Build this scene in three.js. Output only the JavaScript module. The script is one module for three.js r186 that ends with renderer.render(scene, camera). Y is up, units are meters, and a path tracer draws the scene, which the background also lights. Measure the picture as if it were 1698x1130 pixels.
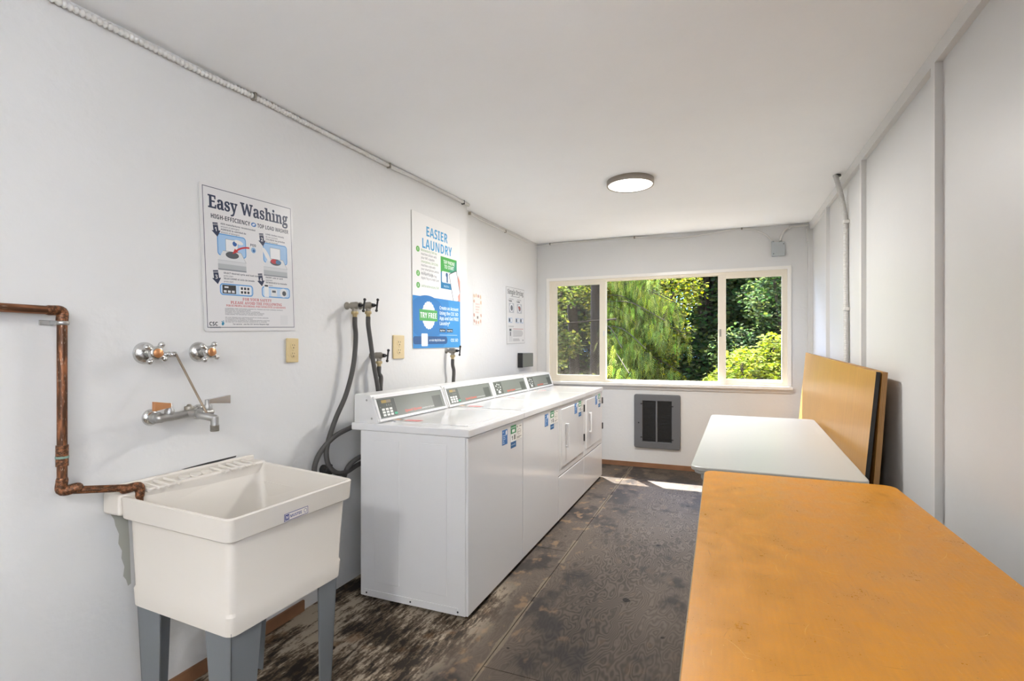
import * as THREE from 'three';
import { RoundedBoxGeometry } from 'three/addons/geometries/RoundedBoxGeometry.js';
import { mergeGeometries, toCreasedNormals } from 'three/addons/utils/BufferGeometryUtils.js';
import { ImprovedNoise } from 'three/addons/math/ImprovedNoise.js';
import { Sky } from 'three/addons/objects/Sky.js';
import { RectAreaLightUniformsLib } from 'three/addons/lights/RectAreaLightUniformsLib.js';

// ------------------------------------------------------------------ camera, sky, sun, exposure
const scene = new THREE.Scene();
const IW = 1698, IH = 1130, F = 845, CX = 849, HY = 580, EYE = 1.34, YAW = Math.atan(343.4 / 845);
const camera = new THREE.PerspectiveCamera(2 * Math.atan(IH / 2 / F) * 180 / Math.PI, IW / IH, 0.05, 200);
camera.position.set(0, EYE, 0);
camera.rotation.set(0, YAW, 0);
camera.setViewOffset(IW, IH, 0, -(HY - IH / 2), IW, IH);
scene.add(camera);

const renderer = new THREE.WebGLRenderer({ antialias: true });
renderer.toneMapping = THREE.LinearToneMapping;
renderer.toneMappingExposure = 2.4;
renderer.shadowMap.enabled = true;
renderer.shadowMap.type = THREE.PCFSoftShadowMap;
RectAreaLightUniformsLib.init();

const sunTravel = new THREE.Vector3(0.45, -0.98, 0.56).normalize();
const sky = new Sky();
sky.name = 'sky';
sky.scale.setScalar(900);
sky.material.uniforms.turbidity.value = 10;
sky.material.uniforms.rayleigh.value = 0.15;
sky.material.uniforms.mieCoefficient.value = 0.004;
sky.material.uniforms.mieDirectionalG.value = 0.75;
sky.material.uniforms.sunPosition.value.copy(sunTravel).multiplyScalar(-1);
scene.add(sky);
scene.environmentIntensity = 1.8;

const sun = new THREE.DirectionalLight(new THREE.Color(1.0, 0.955, 0.88), 17);
sun.name = 'sun';
sun.position.copy(sunTravel).multiplyScalar(-20).add(new THREE.Vector3(-0.6, 0, -6));
sun.target.position.set(-0.6, 0, -6);
sun.castShadow = true;
sun.shadow.mapSize.set(4096, 4096);
Object.assign(sun.shadow.camera, { left: -9, right: 9, top: 12, bottom: -12, near: 0.5, far: 60 });
sun.shadow.bias = -0.0004;
scene.add(sun, sun.target);

const LAMP_POWER = 92;

// ------------------------------------------------------------------ helpers
const V = (x, y, d) => new THREE.Vector3(x, y, -d);          // room coordinates: x right, y up, d depth away from the camera
const S = Math.sin(YAW), C = Math.cos(YAW);
function ray(px, py) { const u = (px - CX) / F, v = (py - HY) / F; return [-S + u * C, -v, C + u * S]; }
function onX(px, py, X) { const r = ray(px, py), t = X / r[0]; return { x: X, y: EYE + r[1] * t, d: r[2] * t }; }
function onD(px, py, D) { const r = ray(px, py), t = D / r[2]; return { x: r[0] * t, y: EYE + r[1] * t, d: D }; }
function onY(px, py, Y) { const r = ray(px, py), t = (Y - EYE) / r[1]; return { x: r[0] * t, y: Y, d: r[2] * t }; }
const v3 = (p) => V(p.x, p.y, p.d);

let seed = 7;
function rnd() { seed = (seed + 0x6d2b79f5) | 0; let t = Math.imul(seed ^ (seed >>> 15), 1 | seed); t = (t + Math.imul(t ^ (t >>> 7), 61 | t)) ^ t; return ((t ^ (t >>> 14)) >>> 0) / 4294967296; }
const rr = (a, b) => a + (b - a) * rnd();
const clamp = (x, a, b) => Math.min(b, Math.max(a, x));
const sstep = (x, a, b) => { const t = clamp((x - a) / (b - a), 0, 1); return t * t * (3 - 2 * t); };
const perlin = new ImprovedNoise();
const nz = (x, y, z = 0.37) => perlin.noise(x, y, z);
function fbm(x, y, o = 4, z = 0.37) { let a = 0.5, s = 0; for (let i = 0; i < o; i++) { s += a * nz(x, y, z + i * 3.1); x *= 2.03; y *= 2.03; a *= 0.5; } return s; }

const taken = new Map();
function numbered(n) { const k = taken.get(n) ?? 0; taken.set(n, k + 1); return k ? n + '_' + String(k).padStart(3, '0') : n; }
function shadows(o) { o.castShadow = true; o.receiveShadow = true; return o; }
function thing(name, label, category, group) {
  const o = new THREE.Group(); o.name = numbered(name); o.userData = { label, category };
  if (group) o.userData.group = group;
  scene.add(o); return o;
}
function prep(g) { g = g.index ? g.toNonIndexed() : g.clone(); for (const k of Object.keys(g.attributes)) if (!['position', 'normal', 'uv'].includes(k)) g.deleteAttribute(k); g.clearGroups?.(); return g; }
function join(list) { return list.length === 1 ? prep(list[0]) : mergeGeometries(list.map(prep)); }
function part(name, geos, m, parent, label) {
  const o = shadows(new THREE.Mesh(Array.isArray(geos) ? join(geos) : geos, m)); o.name = name;
  if (label) o.userData.label = label;
  parent.add(o); return o;
}
function struct(name, geos, m, label) {
  const o = shadows(new THREE.Mesh(Array.isArray(geos) ? join(geos) : geos, m)); o.name = name;
  o.userData = { kind: 'structure', label, category: name.split('_')[0] };
  scene.add(o); return o;
}
function structGroup(name, label) { const o = new THREE.Group(); o.name = name; o.userData = { kind: 'structure', label, category: name.split('_')[0] }; scene.add(o); return o; }
// box between room coordinates, with uv in metres
function bx(x0, x1, y0, y1, d0, d1) {
  const w = Math.abs(x1 - x0), h = Math.abs(y1 - y0), d = Math.abs(d1 - d0), g = new THREE.BoxGeometry(w, h, d), uv = g.attributes.uv, dims = [[d, h], [d, h], [w, d], [w, d], [w, h], [w, h]];
  for (let i = 0; i < 24; i++) { const s = dims[i >> 2]; uv.setXY(i, uv.getX(i) * s[0], uv.getY(i) * s[1]); }
  g.translate((x0 + x1) / 2, (y0 + y1) / 2, -(d0 + d1) / 2); return g;
}
function rbx(x0, x1, y0, y1, d0, d1, r = 0.006, seg = 2) {
  const w = Math.abs(x1 - x0), h = Math.abs(y1 - y0), d = Math.abs(d1 - d0), g = new RoundedBoxGeometry(w, h, d, seg, Math.min(r, w / 2.01, h / 2.01, d / 2.01));
  g.translate((x0 + x1) / 2, (y0 + y1) / 2, -(d0 + d1) / 2); return g;
}
function cylBetween(a, b, r0, r1 = r0, seg = 16) {
  const dir = b.clone().sub(a), g = new THREE.CylinderGeometry(r1, r0, dir.length(), seg);
  g.applyQuaternion(new THREE.Quaternion().setFromUnitVectors(new THREE.Vector3(0, 1, 0), dir.clone().normalize()));
  g.translate((a.x + b.x) / 2, (a.y + b.y) / 2, (a.z + b.z) / 2); return g;
}
function latheTo(pts, a, dir, seg = 24) {                     // profile [radius, height] turned about dir from point a
  const g = new THREE.LatheGeometry(pts.map(([r, h]) => new THREE.Vector2(r, h)), seg);
  g.applyQuaternion(new THREE.Quaternion().setFromUnitVectors(new THREE.Vector3(0, 1, 0), dir.clone().normalize()));
  g.translate(a.x, a.y, a.z); return g;
}
function tube(pts, r, seg = 60, rad = 10) { const c = new THREE.CatmullRomCurve3(pts, false, 'centripetal'); const g = new THREE.TubeGeometry(c, seg, r, rad, false); const caps = [0, 1].map((t) => { const s = new THREE.SphereGeometry(r, rad, 6); const p = c.getPoint(t); s.translate(p.x, p.y, p.z); return s; }); return join([g, ...caps]); }
function polyGeo(verts, faces) {                              // flat-shaded quads and triangles
  const pos = [], uv = [];
  for (const f of faces) for (let i = 1; i + 1 < f.length; i++) for (const k of [f[0], f[i], f[i + 1]]) { const p = verts[k]; pos.push(p.x, p.y, p.z); uv.push(p.z * -1, p.y); }
  const g = new THREE.BufferGeometry();
  g.setAttribute('position', new THREE.Float32BufferAttribute(pos, 3)); g.setAttribute('uv', new THREE.Float32BufferAttribute(uv, 2)); g.computeVertexNormals(); return g;
}
function extrudeD(profile, d0, d1, bevel = 0) {               // profile [x, y] in room coordinates, swept along depth
  const s = new THREE.Shape(profile.map(([x, y]) => new THREE.Vector2(x, y)));
  const g = new THREE.ExtrudeGeometry(s, { depth: d1 - d0 - 2 * bevel, bevelEnabled: bevel > 0, bevelThickness: bevel, bevelSize: bevel, bevelSegments: 2, steps: 1 });
  g.translate(0, 0, -d1 + bevel); return g;
}
function roundRectShape(w, h, r) { const s = new THREE.Shape(), x = -w / 2, y = -h / 2; s.moveTo(x + r, y); s.lineTo(x + w - r, y); s.quadraticCurveTo(x + w, y, x + w, y + r); s.lineTo(x + w, y + h - r); s.quadraticCurveTo(x + w, y + h, x + w - r, y + h); s.lineTo(x + r, y + h); s.quadraticCurveTo(x, y + h, x, y + h - r); s.lineTo(x, y + r); s.quadraticCurveTo(x, y, x + r, y); return s; }
function slab(w, l, t, r, bevel = 0.002) {                    // horizontal rounded slab, top at y = 0, centred
  const g = new THREE.ExtrudeGeometry(roundRectShape(w - 2 * bevel, l - 2 * bevel, r), { depth: t - 2 * bevel, bevelEnabled: true, bevelThickness: bevel, bevelSize: bevel, bevelSegments: 2, curveSegments: 10 });
  g.rotateX(-Math.PI / 2); g.translate(0, -t + bevel, 0); return g;
}

// ------------------------------------------------------------------ textures and materials
const lin = (r, g, b) => new THREE.Color().setRGB(r, g, b);
function dataTex(w, h, fn, { srgb = false, repeat } = {}) {
  const a = new Uint8Array(w * h * 4);
  for (let y = 0, o = 0; y < h; y++) for (let x = 0; x < w; x++, o += 4) { const c = fn(x, y); a[o] = clamp(c[0], 0, 1) * 255; a[o + 1] = clamp(c[1], 0, 1) * 255; a[o + 2] = clamp(c[2], 0, 1) * 255; a[o + 3] = 255; }
  const t = new THREE.DataTexture(a, w, h); t.magFilter = THREE.LinearFilter; t.minFilter = THREE.LinearMipmapLinearFilter; t.generateMipmaps = true;
  t.wrapS = t.wrapT = THREE.MirroredRepeatWrapping; if (srgb) t.colorSpace = THREE.SRGBColorSpace; if (repeat) t.repeat.set(...repeat); t.needsUpdate = true; return t;
}
const toS = (l) => (l <= 0.0031308 ? 12.92 * l : 1.055 * Math.pow(l, 1 / 2.4) - 0.055);
function canvasTex(w, h, draw) {
  const c = document.createElement('canvas'); c.width = w; c.height = h; const g = c.getContext('2d'); draw(g, w, h);
  const t = new THREE.CanvasTexture(c); t.colorSpace = THREE.SRGBColorSpace; t.magFilter = THREE.LinearFilter; t.anisotropy = 8; return t;
}
const paintBump = dataTex(512, 512, (x, y) => { const v = 0.5 + 0.5 * fbm(x / 22, y / 22, 4) + 0.25 * Math.max(0, nz(x / 60, y / 60, 4.4) - 0.25) * nz(x / 5, y / 5); return [v, v, v]; }, { repeat: [1.4, 1.4] });
const wallTone = dataTex(256, 256, (x, y) => { const v = 0.985 + 0.03 * fbm(x / 40, y / 40, 4, 9.2); return [v, v, v]; }, { repeat: [0.4, 0.4] });
const M = {
  wall: new THREE.MeshStandardMaterial({ color: lin(0.69, 0.69, 0.68), roughness: 0.55, map: wallTone, bumpMap: paintBump, bumpScale: 0.0016 }),
  ceiling: new THREE.MeshStandardMaterial({ color: lin(0.925, 0.93, 0.93), roughness: 0.8, map: wallTone, bumpMap: paintBump, bumpScale: 0.0006 }),
  panel: new THREE.MeshStandardMaterial({ color: lin(0.67, 0.67, 0.665), roughness: 0.4, map: wallTone, bumpMap: paintBump, bumpScale: 0.0005 }),
  trim: new THREE.MeshStandardMaterial({ color: lin(0.68, 0.675, 0.66), roughness: 0.4 }),
  vinyl: new THREE.MeshStandardMaterial({ color: lin(0.78, 0.72, 0.60), roughness: 0.4 }),
  sill: new THREE.MeshStandardMaterial({ color: lin(0.82, 0.80, 0.76), roughness: 0.3 }),
  glass: new THREE.MeshPhysicalMaterial({ color: 0xffffff, transmission: 1, thickness: 0, roughness: 0, ior: 1.5, specularIntensity: 0.05 }),
  screen: new THREE.MeshStandardMaterial({ color: lin(0.10, 0.095, 0.09), roughness: 0.9, transparent: true, opacity: 0.34 }),
  enamel: new THREE.MeshPhysicalMaterial({ color: lin(0.79, 0.79, 0.795), roughness: 0.14 }),
  enamelSide: new THREE.MeshStandardMaterial({ color: lin(0.79, 0.79, 0.795), roughness: 0.35 }),
  consoleWhite: new THREE.MeshStandardMaterial({ color: lin(0.74, 0.74, 0.735), roughness: 0.32 }),
  black: new THREE.MeshStandardMaterial({ color: lin(0.02, 0.02, 0.022), roughness: 0.5 }),
  darkGap: new THREE.MeshStandardMaterial({ color: lin(0.05, 0.05, 0.05), roughness: 0.8 }),
  tub: new THREE.MeshStandardMaterial({ color: lin(0.66, 0.62, 0.56), roughness: 0.45 }),
  legGrey: new THREE.MeshStandardMaterial({ color: lin(0.17, 0.185, 0.20), roughness: 0.5 }),
  chrome: new THREE.MeshStandardMaterial({ color: lin(0.62, 0.62, 0.61), metalness: 1, roughness: 0.22 }),
  zinc: new THREE.MeshStandardMaterial({ color: lin(0.42, 0.42, 0.41), metalness: 0.9, roughness: 0.42 }),
  bronze: new THREE.MeshStandardMaterial({ color: lin(0.33, 0.27, 0.21), metalness: 0.9, roughness: 0.35 }),
  copperBright: new THREE.MeshStandardMaterial({ color: lin(0.62, 0.30, 0.14), metalness: 0.8, roughness: 0.4 }),
  brass: new THREE.MeshStandardMaterial({ color: lin(0.52, 0.42, 0.24), metalness: 0.9, roughness: 0.4 }),
  valve: new THREE.MeshStandardMaterial({ color: lin(0.33, 0.31, 0.27), metalness: 0.7, roughness: 0.5 }),
  rubber: new THREE.MeshStandardMaterial({ color: lin(0.075, 0.073, 0.07), roughness: 0.6 }),
  ivory: new THREE.MeshStandardMaterial({ color: lin(0.62, 0.49, 0.26), roughness: 0.35 }),
  cable: new THREE.MeshStandardMaterial({ color: lin(0.70, 0.69, 0.66), roughness: 0.45 }),
  conduit: new THREE.MeshStandardMaterial({ color: lin(0.55, 0.54, 0.52), roughness: 0.5 }),
  boxGrey: new THREE.MeshStandardMaterial({ color: lin(0.42, 0.45, 0.46), metalness: 0.3, roughness: 0.45 }),
  heater: new THREE.MeshStandardMaterial({ color: lin(0.15, 0.155, 0.165), roughness: 0.4, metalness: 0.2 }),
  grille: new THREE.MeshStandardMaterial({ color: lin(0.028, 0.028, 0.028), roughness: 0.5 }),
  nickel: new THREE.MeshStandardMaterial({ color: lin(0.36, 0.32, 0.28), metalness: 0.75, roughness: 0.4 }),
  lens: new THREE.MeshStandardMaterial({ color: lin(0.9, 0.9, 0.88), roughness: 0.6, emissive: lin(1, 0.97, 0.9), emissiveIntensity: 1.6 }),
  white: new THREE.MeshStandardMaterial({ color: lin(0.48, 0.475, 0.445), roughness: 0.3 }),
  legSteel: new THREE.MeshStandardMaterial({ color: lin(0.30, 0.30, 0.30), roughness: 0.5, metalness: 0.4 }),
  blackEdge: new THREE.MeshStandardMaterial({ color: lin(0.022, 0.022, 0.022), roughness: 0.5 }),
  trap: new THREE.MeshStandardMaterial({ color: lin(0.62, 0.59, 0.53), roughness: 0.35 }),
};
const copperTex = dataTex(256, 256, (x, y) => { const n = fbm(x / 30, y / 30, 5, 2.2), k = sstep(n, -0.15, 0.3), s = sstep(nz(x / 6, y / 6, 8), 0.45, 0.6); const a = [toS(0.09 + 0.22 * k + 0.3 * s), toS(0.04 + 0.085 * k + 0.3 * s), toS(0.02 + 0.035 * k + 0.26 * s)]; return a; }, { srgb: true });
M.copper = new THREE.MeshStandardMaterial({ map: copperTex, metalness: 0.55, roughness: 0.42 });
const woodTex = dataTex(256, 512, (x, y) => { const g = nz(x / 3.2, y / 160, 1.3), h = nz(x / 14, y / 260, 6), p = fbm(x / 90, y / 120, 3, 5); const k = 1 + 0.09 * g + 0.1 * h + 0.12 * p; return [toS(0.46 * k), toS(0.235 * k), toS(0.055 * k)]; }, { srgb: true, repeat: [1.6, 0.9] });
M.veneer = new THREE.MeshPhysicalMaterial({ map: woodTex, roughness: 0.34 });
const plyTex = dataTex(128, 256, (x, y) => { const layer = Math.sin(x / 128 * Math.PI * 2 * 3.5), n = nz(x / 5, y / 30, 3), k = 0.8 + 0.24 * layer + 0.22 * n; return [toS(0.42 * k), toS(0.22 * k), toS(0.075 * k)]; }, { srgb: true });
M.plyEdge = new THREE.MeshStandardMaterial({ map: plyTex, roughness: 0.6 });
const baseTex = dataTex(256, 64, (x, y) => { const n = fbm(x / 40, y / 5, 4, 3), k = 1 + 0.6 * n; return [toS(0.25 * k), toS(0.12 * k), toS(0.058 * k)]; }, { srgb: true });
M.baseWood = new THREE.MeshStandardMaterial({ map: baseTex, roughness: 0.7 });
const orangeScratch = (x, y) => { // fine scuffs and pores of the worn varnish
  const a = nz(x / 2.3, y / 17, 2.1) + nz(x / 15, y / 2.7, 4.4), b = fbm(x / 70, y / 70, 4, 1.2), c = sstep(nz(x / 4, y / 4, 7.7), 0.62, 0.75);
  return [a, b, c];
};
const scuff = new Float32Array(768 * 1536);                      // hairline scratches and small scuffs worn into the varnish
for (let k = 0; k < 420; k++) {
  const x0 = rr(0, 768), y0 = rr(0, 1536), a = rr(0, 6.28), L = Math.pow(rnd(), 3) * 90 + 5, bend = rr(-0.02, 0.02), v = rnd() < 0.62 ? rr(0.15, 0.8) : -rr(0.2, 0.8); let th = a, x = x0, y = y0;
  for (let i = 0; i < L; i++) { const xi = Math.round(x), yi = Math.round(y); if (xi >= 0 && xi < 768 && yi >= 0 && yi < 1536) scuff[yi * 768 + xi] = v * Math.sin(Math.PI * (i + 0.5) / L); x += Math.cos(th); y += Math.sin(th); th += bend; }
}
for (let k = 0; k < 150; k++) { const x = Math.floor(rr(1, 766)), y = Math.floor(rr(1, 1534)), v = rnd() < 0.4 ? 0.9 : -0.8; for (const [i, j] of [[0, 0], [1, 0], [0, 1], [1, 1]]) scuff[(y + j) * 768 + x + i] = v * rr(0.4, 1); }
const orangeTex = dataTex(768, 1536, (x, y) => { const sc = scuff[y * 768 + x], lift = Math.max(0, sc), dig = Math.max(0, -sc); const [a, b, c] = orangeScratch(x, y), k = 1 + 0.035 * a + 0.20 * b + 0.05 * nz(x / 7, y / 60, 5) + 0.06 * nz(x / 1.7, y / 2.2, 9), p = c * 0.12 * sstep(b, -0.1, 0.2); const f = (1 - p) * (1 - 0.55 * dig); return [toS(0.60 * k * f + 0.1 * p + 0.22 * lift), toS(0.25 * k * f + 0.1 * p + 0.26 * lift), toS(0.018 * k * f + 0.05 * p + 0.16 * lift)]; }, { srgb: true });
const orangeRough = dataTex(512, 1024, (x, y) => { const [a, b] = orangeScratch(x * 1.5, y * 1.5); const v = 0.40 + 0.10 * a + 0.22 * b; return [v, v, v]; });
M.orange = new THREE.MeshPhysicalMaterial({ map: orangeTex, roughnessMap: orangeRough, roughness: 1.0, specularIntensity: 0.7 });
M.bandEdge = new THREE.MeshStandardMaterial({ color: lin(0.30, 0.23, 0.14), roughness: 0.5, metalness: 0.2 });

// plywood floor: rotary-cut grain, old stains, peeled patches
const FX0 = -2.1, FXW = 2.4, FD0 = 1.0, FDW = 5.0, FTW = 1024, FTH = 2048;
function floorAt(X, D) {
  const wx = X + 0.03 * nz(X * 3, D * 3, 2), wd = D + 0.05 * nz(X * 2.2, D * 2.2, 5);
  // contour grain
  const hgt = fbm(wx * 5.2, wd * 1.9, 4, 1.7) + 0.08 * nz(wx * 22, wd * 9, 3);
  const lines = 0.5 + 0.5 * Math.cos(hgt * 95);
  const worn = sstep(fbm(X * 1.3, D * 0.9, 4, 12.5) + 0.25, 0.0, 0.5);
  let r = 0.125, g = 0.106, b = 0.090;
  const tone = 1 + 0.55 * fbm(X * 2.0, D * 1.1, 4, 22);
  const gl = 1 - 0.55 * (1 - lines) * (0.35 + 0.65 * sstep(X, -1.05, -0.6)) * (0.4 + 0.6 * worn);
  r *= tone * gl; g *= tone * gl; b *= tone * gl;
  // dark tarry stains, slightly blue
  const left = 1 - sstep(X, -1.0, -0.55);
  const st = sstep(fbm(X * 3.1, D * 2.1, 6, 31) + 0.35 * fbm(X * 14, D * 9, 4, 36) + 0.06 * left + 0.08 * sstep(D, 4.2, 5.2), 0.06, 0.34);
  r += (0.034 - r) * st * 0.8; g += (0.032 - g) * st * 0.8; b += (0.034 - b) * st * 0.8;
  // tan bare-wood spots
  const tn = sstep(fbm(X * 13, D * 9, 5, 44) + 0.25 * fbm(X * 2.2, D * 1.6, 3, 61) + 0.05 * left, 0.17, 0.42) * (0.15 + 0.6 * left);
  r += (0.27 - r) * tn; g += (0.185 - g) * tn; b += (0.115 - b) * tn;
  // weathered strip in front of the sink and beside the washer: streaky peeled ply with pale residue
  const zone = (1 - sstep(X + 0.10 * nz(X * 2, D * 2, 7), -1.22, -0.98)) * (1 - sstep(D + 0.1 * nz(X * 4, D * 4, 9), 2.5, 2.9)) + (1 - sstep(X, -1.9, -1.7)) * 0.4;
  if (zone > 0) {
    const s1 = nz(X * 50, D * 10, 3.3) + 0.8 * nz(X * 110, D * 26, 6.1) + 0.5 * nz(X * 20, D * 7, 2.4) + 0.5 * nz(X * 160, D * 90, 4.2), big = fbm(X * 3.6, D * 2.8, 4, 55), pale = sstep(big + 0.30 * s1, -0.06, 0.22), dk = sstep(-big - 0.35 * s1, 0.04, 0.30);
    let zr = 0.13, zg = 0.102, zb = 0.074;
    zr += (0.46 - zr) * pale; zg += (0.41 - zg) * pale; zb += (0.335 - zb) * pale;
    zr += (0.03 - zr) * dk; zg += (0.025 - zg) * dk; zb += (0.02 - zb) * dk;
    const rust = sstep(fbm(X * 6, D * 5, 3, 77), 0.2, 0.4) * 0.6; zr += (0.20 - zr) * rust; zg += (0.11 - zg) * rust; zb += (0.05 - zb) * rust;
    const z = clamp(zone, 0, 1); r += (zr - r) * z; g += (zg - g) * z; b += (zb - b) * z;
  }
  // pale putty line left along the long joint
  const j = Math.abs(X + 0.925 + 0.006 * nz(D * 6, 1)) < 0.012 + 0.02 * Math.max(0, nz(D * 5, 3.7)) && nz(D * 3.2, 8.1, 2) > -0.12;
  if (j) { r += (0.26 - r) * 0.55; g += (0.22 - g) * 0.55; b += (0.17 - b) * 0.55; }
  // knots and nail heads
  const kn = sstep(nz(X * 14, D * 14, 91), 0.62, 0.68); r *= 1 - 0.8 * kn; g *= 1 - 0.8 * kn; b *= 1 - 0.8 * kn;
  return [r * 0.92, g * 0.86, b * 0.80, lines];
}
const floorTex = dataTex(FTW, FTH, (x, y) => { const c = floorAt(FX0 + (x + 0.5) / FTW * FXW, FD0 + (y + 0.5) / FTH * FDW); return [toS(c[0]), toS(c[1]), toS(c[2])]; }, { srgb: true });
const floorBump = dataTex(512, 1024, (x, y) => { const X = FX0 + (x + 0.5) / 512 * FXW, D = FD0 + (y + 0.5) / 1024 * FDW; const h = fbm(X * 5.2, D * 1.9, 3, 1.7), v = 0.5 + 0.2 * Math.cos(h * 95) + 0.3 * nz(X * 40, D * 12, 3); return [v, v, v]; });
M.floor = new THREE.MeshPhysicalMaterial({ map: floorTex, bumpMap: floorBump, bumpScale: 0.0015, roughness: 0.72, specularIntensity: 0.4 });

// ------------------------------------------------------------------ the room
const WL = -1.98, WL2 = -2.08, WR = 0.878, WB = 5.944, WF = -2.6, HALF_WALL = 0.14;
const ceilY = (x, d) => { const l = 2.452 + 0.0325 * clamp(d, -3, 6.2), t = clamp((x - WL) / (0.86 - WL), 0, 1); return l + (2.63 - l) * t; };

{ // floor: sub-floor with plywood sheets, narrow joints between them
  const fl = structGroup('floor', 'worn stained plywood floor with dark blotches');
  part('subfloor', [bx(-2.3, 1.1, -0.12, -0.006, WF - 0.2, 6.2)], M.darkGap, fl);
  const gap = 0.0022, cols = [[-2.2, -0.925, [WF, -0.49, 0.83, 3.27, 5.05, 6.1]], [-0.925, 0.295, [WF, -0.49, 1.95, 4.39, 6.1]], [0.295, 1.0, [WF, 0.7, 3.1, 5.5, 6.1]]];
  for (const [x0, x1, ds] of cols) for (let i = 0; i + 1 < ds.length; i++) {
    const g = bx(x0 + gap, x1 - gap, -0.018, 0, ds[i] + gap, ds[i + 1] - gap), p = g.attributes.position, uv = g.attributes.uv;
    for (let k = 0; k < p.count; k++) uv.setXY(k, (p.getX(k) - FX0) / FXW, (-p.getZ(k) - FD0) / FDW);
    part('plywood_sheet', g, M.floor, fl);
  }
}
{ // ceiling, a slightly sagging sheet with thickness
  const nx = 8, nd = 16, v = [], f = [];
  for (const lift of [0, 0.14]) for (let j = 0; j <= nd; j++) for (let i = 0; i <= nx; i++) { const x = -2.3 + 3.4 * i / nx, d = WF - 0.2 + (6.12 - WF + 0.2) * j / nd; v.push(V(x, ceilY(x, d) + lift, d)); }
  const at = (i, j, l) => l * (nx + 1) * (nd + 1) + j * (nx + 1) + i;
  const pos = [], uv = []; const tri = (a, b, c) => { for (const k of [a, b, c]) { const p = v[k]; pos.push(p.x, p.y, p.z); uv.push(p.x, -p.z); } };
  for (let j = 0; j < nd; j++) for (let i = 0; i < nx; i++) { tri(at(i, j, 0), at(i, j + 1, 0), at(i + 1, j + 1, 0)); tri(at(i, j, 0), at(i + 1, j + 1, 0), at(i + 1, j, 0)); tri(at(i, j, 1), at(i + 1, j + 1, 1), at(i, j + 1, 1)); tri(at(i, j, 1), at(i + 1, j, 1), at(i + 1, j + 1, 1)); }
  const g = new THREE.BufferGeometry(); g.setAttribute('position', new THREE.Float32BufferAttribute(pos, 3)); g.setAttribute('uv', new THREE.Float32BufferAttribute(uv, 2)); g.computeVertexNormals();
  struct('ceiling', toCreasedNormals(g, 0.4), M.ceiling, 'plain off-white painted ceiling');
}
const STEP = 3.855;
struct('wall_left', [bx(WL - 0.2, WL, -0.1, 2.7, WF - 0.2, STEP)], M.wall, 'white painted wall behind the utility sink and the large signs');
{
  const w = scene.getObjectByName('wall_left'), P = (px, py) => v3(onX(px, py, WL + 0.0008));
  const q = [[183, 853], [212, 858], [215, 905], [217, 968], [212, 972], [209, 962], [204, 956], [206, 940], [201, 926], [202, 914], [196, 902], [197, 886], [191, 872], [189, 862]].map(([x, y]) => { const p = onX(x, y, WL); return new THREE.Vector2(p.d, p.y); });
  const pg = new THREE.ShapeGeometry(new THREE.Shape(q)); pg.rotateY(Math.PI / 2); pg.translate(WL + 0.0008, 0, 0);
  part('bare_shaded_patch', [pg], new THREE.MeshStandardMaterial({ color: lin(0.40, 0.40, 0.35), roughness: 0.9 }), w, 'grey-green patch below the sink ledge, bare plaster with sink shadow painted in');  // colour mixes bare plaster with part of the shadow cast by the sink
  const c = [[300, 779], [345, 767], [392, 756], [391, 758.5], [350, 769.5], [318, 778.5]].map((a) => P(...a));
  part('caulk_gap_shade', [polyGeo(c, [[0, 1, 2, 3, 4, 5]])], M.darkGap, w, 'dark ragged strip painting the shade in the caulk gap above the sink');  // flat dark sliver stands in for the shade inside the gap
}
struct('wall_left_001', [bx(WL2 - 0.1, WL2, -0.1, 2.75, STEP, WB + 0.13)], M.wall, 'recessed white wall behind the dryers');
const SW0 = -2.35, SW1 = 0.15, SY0 = 1.05, SY1 = 2.46;
struct('wall_right', [bx(WR, WR + 0.14, -0.1, 2.76, SW1, WB + 0.13), bx(WR, WR + 0.14, -0.1, 2.76, WF - 0.2, SW0), bx(WR, WR + 0.14, -0.1, SY0, SW0, SW1), bx(WR, WR + 0.14, SY1, 2.76, SW0, SW1)], M.panel, 'white panelled wall with narrow battens behind the tables');
// behind the camera: a plain end wall, and an unseen wide window added in the panelled wall for fill light
struct('wall_front', [bx(WL - 0.1, WR + 0.1, -0.1, 2.7, WF - 0.14, WF)], M.wall, 'plain white end wall');
{
  const w = structGroup('window_added_2', 'unseen wide window with a cream frame, added in the panelled wall for fill light'), a = SW0, b = SW1, m = (a + b) / 2, x0 = WR + 0.05, x1 = WR + 0.11;
  part('window_frame', [bx(x0, x1, SY0, SY1, a, a + 0.05), bx(x0, x1, SY0, SY1, b - 0.05, b), bx(x0, x1, SY0, SY0 + 0.05, a + 0.05, b - 0.05), bx(x0, x1, SY1 - 0.05, SY1, a + 0.05, b - 0.05), bx(x0, x1, SY0 + 0.05, SY1 - 0.05, m - 0.03, m + 0.03)], M.vinyl, w);
  for (const [p, q] of [[a + 0.04, m - 0.02], [m + 0.02, b - 0.04]]) part('pane', [bx(x0 + 0.028, x0 + 0.032, SY0 + 0.04, SY1 - 0.04, p, q)], M.glass, w);
}
// window opening
const W0 = onD(907, 465, WB), W1 = onD(1310, 442, WB);
const wx0 = -1.935, wx1 = 0.668, wy0 = 0.955, wy1 = 2.185;
struct('wall_back', [bx(WL2 - 0.1, wx0, -0.1, 2.76, WB, WB + HALF_WALL), bx(wx1, WR + 0.1, -0.1, 2.76, WB, WB + HALF_WALL), bx(wx0, wx1, -0.1, wy0, WB, WB + HALF_WALL), bx(wx0, wx1, wy1, 2.76, WB, WB + HALF_WALL)], M.wall, 'white wall around the wide sliding window');
struct('roof_eave', [bx(-4.5, 3.5, 2.78, 2.92, WB + 0.1, 6.70)], M.trim, 'painted underside of the roof overhang');

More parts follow.
